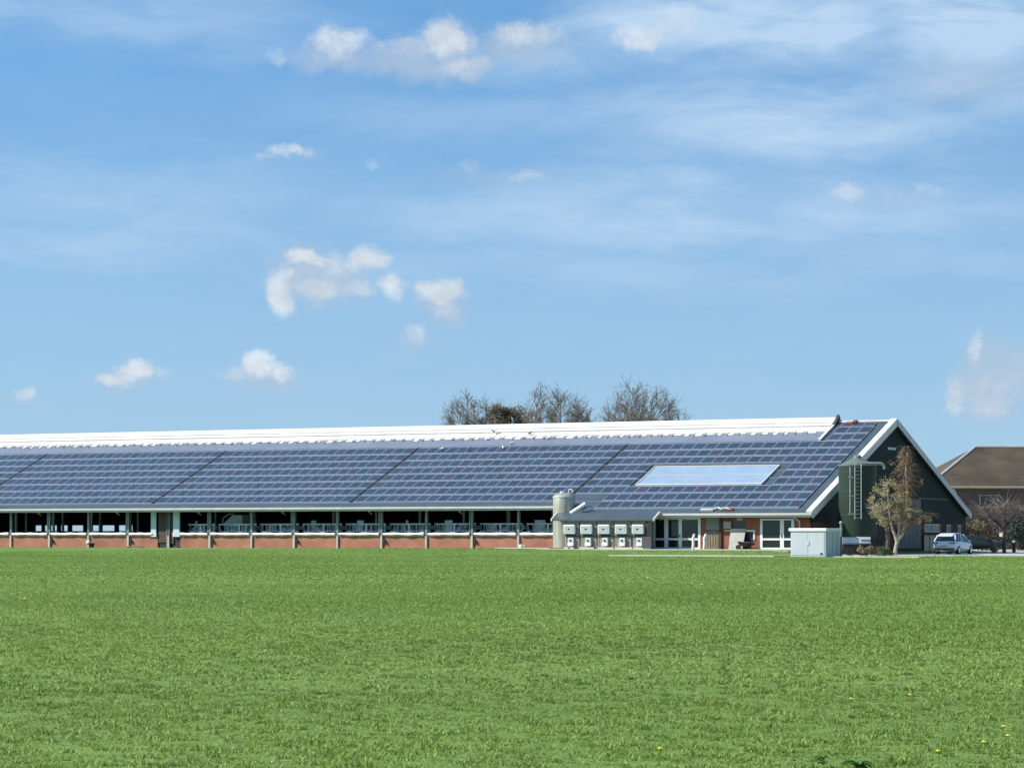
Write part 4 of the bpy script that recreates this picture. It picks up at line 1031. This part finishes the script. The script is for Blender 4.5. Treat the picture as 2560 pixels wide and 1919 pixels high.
# ------------------------------------------------------------------ grass blades
def grass(Z0, Z1, dens, hgt, wid, seg):
    """random blades over the stretch of field between two distances"""
    area = .5*(Z1**2-Z0**2)*2*.205+6*(Z1-Z0); n = int(area*dens)
    Z = np.sqrt(rng.uniform(Z0**2, Z1**2, n)); lat = rng.uniform(-1, 1, n)*(.205*Z+3)
    x = CAM.x+lat*RV.x+Z*FV.x; y = CAM.y+lat*RV.y+Z*FV.y; edge_ = np.ones(n)
    if seg == 2:   # most blades stand in tufts, the rest fill in between
        nt_ = max(1, int(area*26)); ti = rng.integers(0, nt_, n); tz = np.sqrt(rng.uniform(Z0**2, Z1**2, nt_)); tl = rng.uniform(-1, 1, nt_)*(.205*tz+3)
        g1, g2 = rng.normal(0, 1, n), rng.normal(0, 1, n); sg = rng.uniform(.035, .085, nt_)[ti]; th_ = rng.uniform(.75, 1.5, nt_)[ti]
        inn = rng.random(n) < .62
        x = np.where(inn, CAM.x+tl[ti]*RV.x+tz[ti]*FV.x+g1*sg, x); y = np.where(inn, CAM.y+tl[ti]*RV.y+tz[ti]*FV.y+g2*sg, y)
        edge_ = np.where(inn, th_*np.clip(1.25-.35*np.hypot(g1, g2), .5, 1.2), .62)
    ok = np.where(x < -107, y < .9, np.where(x < -84.6, y < -2.9, y < -10.9+(x+77.0)*.515))
    ok &= ~((x > -80) & (x < -76.9) & (y > -16.8) & (y < -13.6))
    ok &= ~((x > -93.6) & (x < -80.3) & (y > -18.3) & (y < -15.1)) & ~((x > -75.4) & (x < -68.9) & (y > -19.7) & (y < -17.5))
    ok &= ~((x > -112.7) & (x < -107.5) & (y > -1.0))
    x, y, edge_ = x[ok], y[ok], edge_[ok]; n = len(x)
    # clumping: low-frequency noise from summed sines thins and shortens the sward here and there
    def fld_(s, a): return (np.sin(x*s+a)+np.sin(y*s*1.13+a*2)+np.sin((x+y)*s*.71+a*3)+np.sin((x-y)*s*.83+a*.7))*.25
    cl = .5+.5*fld_(5.1, 1.0); cl2 = .5+.5*fld_(1.7, 2.2); cl3 = .5+.5*fld_(.45, .5); cl4 = .5+.5*fld_(17., .3)
    keep = rng.random(n) < np.clip(.25+.9*cl4*.5+.6*cl, 0, 1); x, y, edge_ = x[keep], y[keep], edge_[keep]; cl, cl2, cl3, cl4 = cl[keep], cl2[keep], cl3[keep], cl4[keep]; n = len(x)
    z = terrain(x, y)-.01
    h = hgt*rng.uniform(.45, 1.2, n)*(.35+.65*cl+.45*(cl2-.5)+.55*cl4)*edge_
    rim = ((x < -107) & (y > -.3)) | ((x > -84.6) & (y > -12.4+(x+77.0)*.515))
    h = np.where(rim, h*(1.1+2.6*np.clip(fld_(2.3, .9)+.15, 0, 1)), h)
    a = rng.uniform(0, 2*PI, n); ln = rng.uniform(.6, 1.9, n)*h; w = wid*rng.uniform(.6, 1.3, n)
    dx, dy = np.cos(a), np.sin(a); b = a+rng.uniform(.7, 2.4, n); wx, wy = np.cos(b)*w, np.sin(b)*w
    if seg == 2:
        V = np.empty((n, 5, 3))
        V[:,0] = np.stack([x-wx, y-wy, z], 1); V[:,1] = np.stack([x+wx, y+wy, z], 1)
        mx, my, mz = x+dx*ln*.3, y+dy*ln*.3, z+h*.65
        V[:,2] = np.stack([mx+wx*.8, my+wy*.8, mz], 1); V[:,3] = np.stack([mx-wx*.8, my-wy*.8, mz], 1)
        V[:,4] = np.stack([x+dx*ln, y+dy*ln, z+h*.95], 1)
        o = np.arange(n)[:,None]*5
        loops = (o+np.array([0,1,2,3,3,2,4])).ravel(); tot = np.tile([4,3], n); nv = 5
    else:
        V = np.empty((n, 3, 3)); V[:,0] = np.stack([x-wx, y-wy, z], 1); V[:,1] = np.stack([x+wx, y+wy, z], 1); V[:,2] = np.stack([x+dx*ln, y+dy*ln, z+h], 1)
        loops = np.arange(n*3); tot = np.full(n, 3); nv = 3
    k = rng.uniform(.86, 1.14, n)*(.84+.22*cl3+.12*(.5+.5*fld_(.11, 1.7)))*(.9+.12*np.minimum(edge_, 1.2)); yel = np.clip(rng.normal(.27, .28, n)+.3*(cl2-.5)+.45*fld_(.17, 4.1), 0, 1)
    c0 = np.array([.176,.288,.052]); c1 = np.array([.268,.340,.088])
    colr = (c0+(c1-c0)*yel[:,None])*k[:,None]
    return V.reshape(-1,3), loops, tot, np.repeat(np.concatenate([colr, np.ones((n,1))], 1), nv, axis=0)
parts = [grass(15.5, 30, 1600, .048, .0060, 2), grass(30, 52, 680, .048, .0095, 2), grass(52, 95, 200, .055, .018, 1), grass(95, 235, 44, .05, .04, 1)]
nv = sum(len(p[0]) for p in parts); nl = sum(len(p[1]) for p in parts); nf = sum(len(p[2]) for p in parts)
me = bpy.data.meshes.new('grass_blades'); me.vertices.add(nv); me.loops.add(nl); me.polygons.add(nf)
off = 0; LL = []
for p in parts: LL.append(p[1]+off); off += len(p[0])
tot = np.concatenate([p[2] for p in parts]).astype(np.int32)
me.vertices.foreach_set('co', np.concatenate([p[0] for p in parts]).astype(np.float32).ravel())
me.loops.foreach_set('vertex_index', np.concatenate(LL).astype(np.int32))
me.polygons.foreach_set('loop_start', np.concatenate([[0], np.cumsum(tot)[:-1]]).astype(np.int32)); me.polygons.foreach_set('loop_total', tot)
me.update(calc_edges=True)
ca = me.color_attributes.new('tint', 'FLOAT_COLOR', 'POINT'); ca.data.foreach_set('color', np.concatenate([p[3] for p in parts]).astype(np.float32).ravel())
me.materials.append(mat('grass_blade', (.1,.2,.05), .5, 0, 0, 1, spec=.3, attr='tint', trans=.35))
go = bpy.data.objects.new('grass', me); COL.objects.link(go); tag(go, 'short green pasture grass covering the field', 'grass', kind='stuff')
print('grass faces', nf)

# ------------------------------------------------------------------ sun and sky
SEL, SAL = math.radians(40), math.radians(52)
sd_ = Vector((-math.sin(SAL)*math.cos(SEL), -math.cos(SAL)*math.cos(SEL), math.sin(SEL)))
ld = bpy.data.lights.new('sun', 'SUN'); ld.energy = 3.6; ld.angle = math.radians(.53); ld.color = (1, .95, .87)
lo = bpy.data.objects.new('sun', ld); COL.objects.link(lo); lo.rotation_euler = sd_.to_track_quat('Z', 'Y').to_euler(); lo.location = (-150, -150, 120)
wd = bpy.data.worlds.new('World'); S.world = wd; wd.use_nodes = True
nt = wd.node_tree; N = nt.nodes; L = nt.links; bg = N['Background']
def MN(op, a, b=None, c=None, clamp=False):
    n = N.new('ShaderNodeMath'); n.operation = op; n.use_clamp = clamp
    for i, v_ in enumerate((a, b, c)):
        if v_ is None: continue
        if isinstance(v_, (int, float)): n.inputs[i].default_value = v_
        else: L.new(v_, n.inputs[i])
    return n.outputs[0]
tc = N.new('ShaderNodeTexCoord'); D = tc.outputs['Generated']
sep = N.new('ShaderNodeSeparateXYZ'); L.new(D, sep.inputs[0])
# sky lookup: the low sky is read a little higher up, where it is bluer
z2 = MN('ADD', MN('MULTIPLY', MN('MAXIMUM', sep.outputs['Z'], 0.0), 2.6), .10)
cv = N.new('ShaderNodeCombineXYZ'); L.new(sep.outputs['X'], cv.inputs[0]); L.new(sep.outputs['Y'], cv.inputs[1]); L.new(z2, cv.inputs[2])
nm = N.new('ShaderNodeVectorMath'); nm.operation = 'NORMALIZE'; L.new(cv.outputs[0], nm.inputs[0])
sky = N.new('ShaderNodeTexSky'); sky.sky_type = 'NISHITA'; sky.sun_disc = False; sky.sun_elevation = SEL
sky.sun_rotation = math.atan2(sd_.x, sd_.y); sky.air_density = 1.0; sky.dust_density = .8; sky.ozone_density = 2.0
L.new(nm.outputs[0], sky.inputs[0])
# azimuth / elevation of the direction, in tenths of a radian from the barn's bearing
ax = MN('ADD', MN('MULTIPLY', sep.outputs['X'], RV.x), MN('MULTIPLY', sep.outputs['Y'], RV.y))
ay = MN('ADD', MN('MULTIPLY', sep.outputs['X'], FV.x), MN('MULTIPLY', sep.outputs['Y'], FV.y))
az = MN('MULTIPLY', MN('ARCTAN2', ax, ay), 10); el = MN('MULTIPLY', MN('ARCSINE', sep.outputs['Z']), 10)
Q = N.new('ShaderNodeCombineXYZ'); L.new(az, Q.inputs[0]); L.new(el, Q.inputs[1]); Q = Q.outputs[0]
def noise(vec, sc, det, ro, dist_=0, col=False):
    n = N.new('ShaderNodeTexNoise'); n.inputs['Scale'].default_value = sc; n.inputs['Detail'].default_value = det; n.inputs['Roughness'].default_value = ro; n.inputs['Distortion'].default_value = dist_
    L.new(vec, n.inputs[0]); return n.outputs['Color' if col else 'Fac']
def VM(op, a, b):
    n = N.new('ShaderNodeVectorMath'); n.operation = op
    for i, v_ in enumerate((a, b)):
        if isinstance(v_, tuple): n.inputs[i].default_value = v_
        else: L.new(v_, n.inputs[i])
    return n.outputs['Value' if op == 'LENGTH' else 'Vector']
wob = VM('MULTIPLY', VM('SUBTRACT', noise(Q, 7.0, 7, .62, 0, True), (.5,.5,.5)), (.17,.12,0))
Qw = VM('ADD', Q, wob)
def MR(v_, a, b, c, d, smooth=True):
    n = N.new('ShaderNodeMapRange'); n.interpolation_type = 'SMOOTHSTEP' if smooth else 'LINEAR'
    for i, q in enumerate((a, b, c, d)): n.inputs[i+1].default_value = q
    L.new(v_, n.inputs[0]); return n.outputs[0]
def blobs(lst, vec):
    tot_ = None
    for (cx, cy, rx, ry, w) in lst:
        d = VM('SUBTRACT', vec, ((cx-1280)/710, (1333-cy)/710, 0)); d = VM('MULTIPLY', d, (710/rx, 710/ry, 0))
        n = N.new('ShaderNodeVectorMath'); n.operation = 'LENGTH'; L.new(d, n.inputs[0])
        v_ = MR(n.outputs['Value'], 1.45, .2, 0, w); tot_ = v_ if tot_ is None else MN('MAXIMUM', tot_, v_)
    return tot_
CUM = [(845,118,85,52,.62),(1120,103,78,52,.8),(1000,130,170,28,.35),(690,160,40,30,.4),(682,4,52,24,.55),(1160,170,75,40,.45),(1310,100,110,36,.55),
 (732,386,68,20,.5),(668,405,40,16,.3),(925,418,36,26,.32),(1175,425,34,24,.36),(1320,452,70,26,.34),
 (702,745,52,62,.85),(800,725,70,30,.62),(890,728,60,28,.5),(985,722,44,38,.66),(920,655,62,40,.75),(840,665,60,40,.45),(770,650,70,22,.75),(730,690,34,30,.6),(830,690,150,60,.3),
 (1105,732,66,38,.9),(1110,775,60,34,.35),(1042,842,34,32,.38),(1000,850,40,20,.2),
 (350,928,62,32,.9),(300,950,55,20,.6),(410,935,40,18,.4),(655,912,44,38,.85),(705,928,32,30,.65),(610,935,80,22,.4),(70,990,34,20,.45),
 (2380,985,32,62,.55),(2436,880,26,50,.45),(2460,985,100,80,.36),(2530,940,60,70,.26),(2120,486,56,28,.42),(2320,484,60,28,.34),(1600,112,75,46,.6),(1690,70,90,50,.4)]
CIR = [(2370,90,360,150,1.0),(1850,80,420,130,.9),(1420,170,240,70,.42),(2480,210,340,110,.6),(1950,320,520,120,.7),(1750,540,950,100,.55),(420,70,420,110,.32),(330,520,560,110,.30),(150,610,420,60,.34),(1500,690,700,70,.28),(2250,640,500,60,.22),(1250,300,500,60,.2),(60,20,300,40,.4)]
cum = blobs(CUM, Qw)
fine = noise(Q, 20, 7, .62)
cumd = MR(MN('ADD', cum, MN('MULTIPLY', MN('SUBTRACT', fine, .5), .46)), .12, .80, 0, .92)
st = VM('MULTIPLY', Q, (1.0, 3.4, 1)); cn = noise(st, 1.9, 8, .6, .5)
wob2 = VM('MULTIPLY', VM('SUBTRACT', noise(st, 1.3, 6, .6, 0, True), (.5,.5,.5)), (.9,.30,0))
GREY = [(800,690,150,85,.75),(1110,770,78,52,.75),(335,950,110,36,.55),(655,945,130,38,.6),(2475,960,120,120,.85),(850,165,150,44,.6),(1060,160,240,60,.7),(1290,130,170,60,.6),(70,1000,60,24,.4),(735,395,90,24,.4),(1230,450,180,36,.4),(2220,500,200,40,.35),(2420,215,240,80,.5),(1040,850,60,44,.5)]
grey = blobs(GREY, VM('ADD', Q, VM('MULTIPLY', wob, (1.6,1.6,0))))
cir = blobs(CIR, VM('ADD', Q, wob2))
cird = MN('MULTIPLY', MN('MULTIPLY', MN('ADD', cir, .10), 1.25), MR(cn, .28, .66, .4, 1.0), None, True)
el_g = MR(sep.outputs['Z'], 0.0, .17, 1, 0, False)
# clear sky tint
tint_ = N.new('ShaderNodeMix'); tint_.data_type = 'RGBA'; tint_.blend_type = 'MULTIPLY'; tint_.inputs[0].default_value = 1
L.new(sky.outputs[0], tint_.inputs[6]); tint_.inputs[7].default_value = (.62, 1.0, 1.09, 1)
def MIX(f, a, b):
    n = N.new('ShaderNodeMix'); n.data_type = 'RGBA'; L.new(f, n.inputs[0])
    for i, v_ in ((6, a), (7, b)):
        if isinstance(v_, tuple): n.inputs[i].default_value = v_
        else: L.new(v_, n.inputs[i])
    return n.outputs[2]
CL = 6.2
s1 = MIX(MN('MULTIPLY', el_g, .85), tint_.outputs[2], (1.90,2.56,3.06,1))
s2 = MIX(MN('MULTIPLY', cird, .85), s1, (2.65,3.5,4.45,1))
shade = MR(noise(Q, 5, 5, .6), .35, .65, .84, 1.1)
ccol = N.new('ShaderNodeMix'); ccol.data_type = 'RGBA'; ccol.blend_type = 'MULTIPLY'; ccol.inputs[0].default_value = 1
ccol.inputs[6].default_value = (3.7,3.95,4.2,1); L.new(shade, ccol.inputs[7])
s2 = MIX(MN('MULTIPLY', MR(MN('ADD', grey, MN('MULTIPLY', MN('SUBTRACT', fine, .5), .25)), .05, .9, 0, 1), .8), s2, (2.15,2.72,3.45,1))
s3 = MIX(MN('MULTIPLY', cumd, .85), s2, ccol.outputs[2])
L.new(s3, bg.inputs[0]); bg.inputs[1].default_value = .11

# ------------------------------------------------------------------ camera
cd = bpy.data.cameras.new('camera'); co = bpy.data.objects.new('camera', cd); COL.objects.link(co)
co.location = CAM; co.rotation_euler = (PI/2, 0, TH)
cd.sensor_width = 36; cd.lens = 36*FPX/2560; cd.shift_y = (HOR-959.5)/2560; cd.clip_start = .5; cd.clip_end = 9000
S.camera = co
vs = S.view_settings; vs.view_transform = 'Standard'; vs.look = 'None'; vs.exposure = .9; vs.gamma = 1; vs.use_curve_mapping = False
S.cycles.max_bounces = 6; S.cycles.use_denoising = True
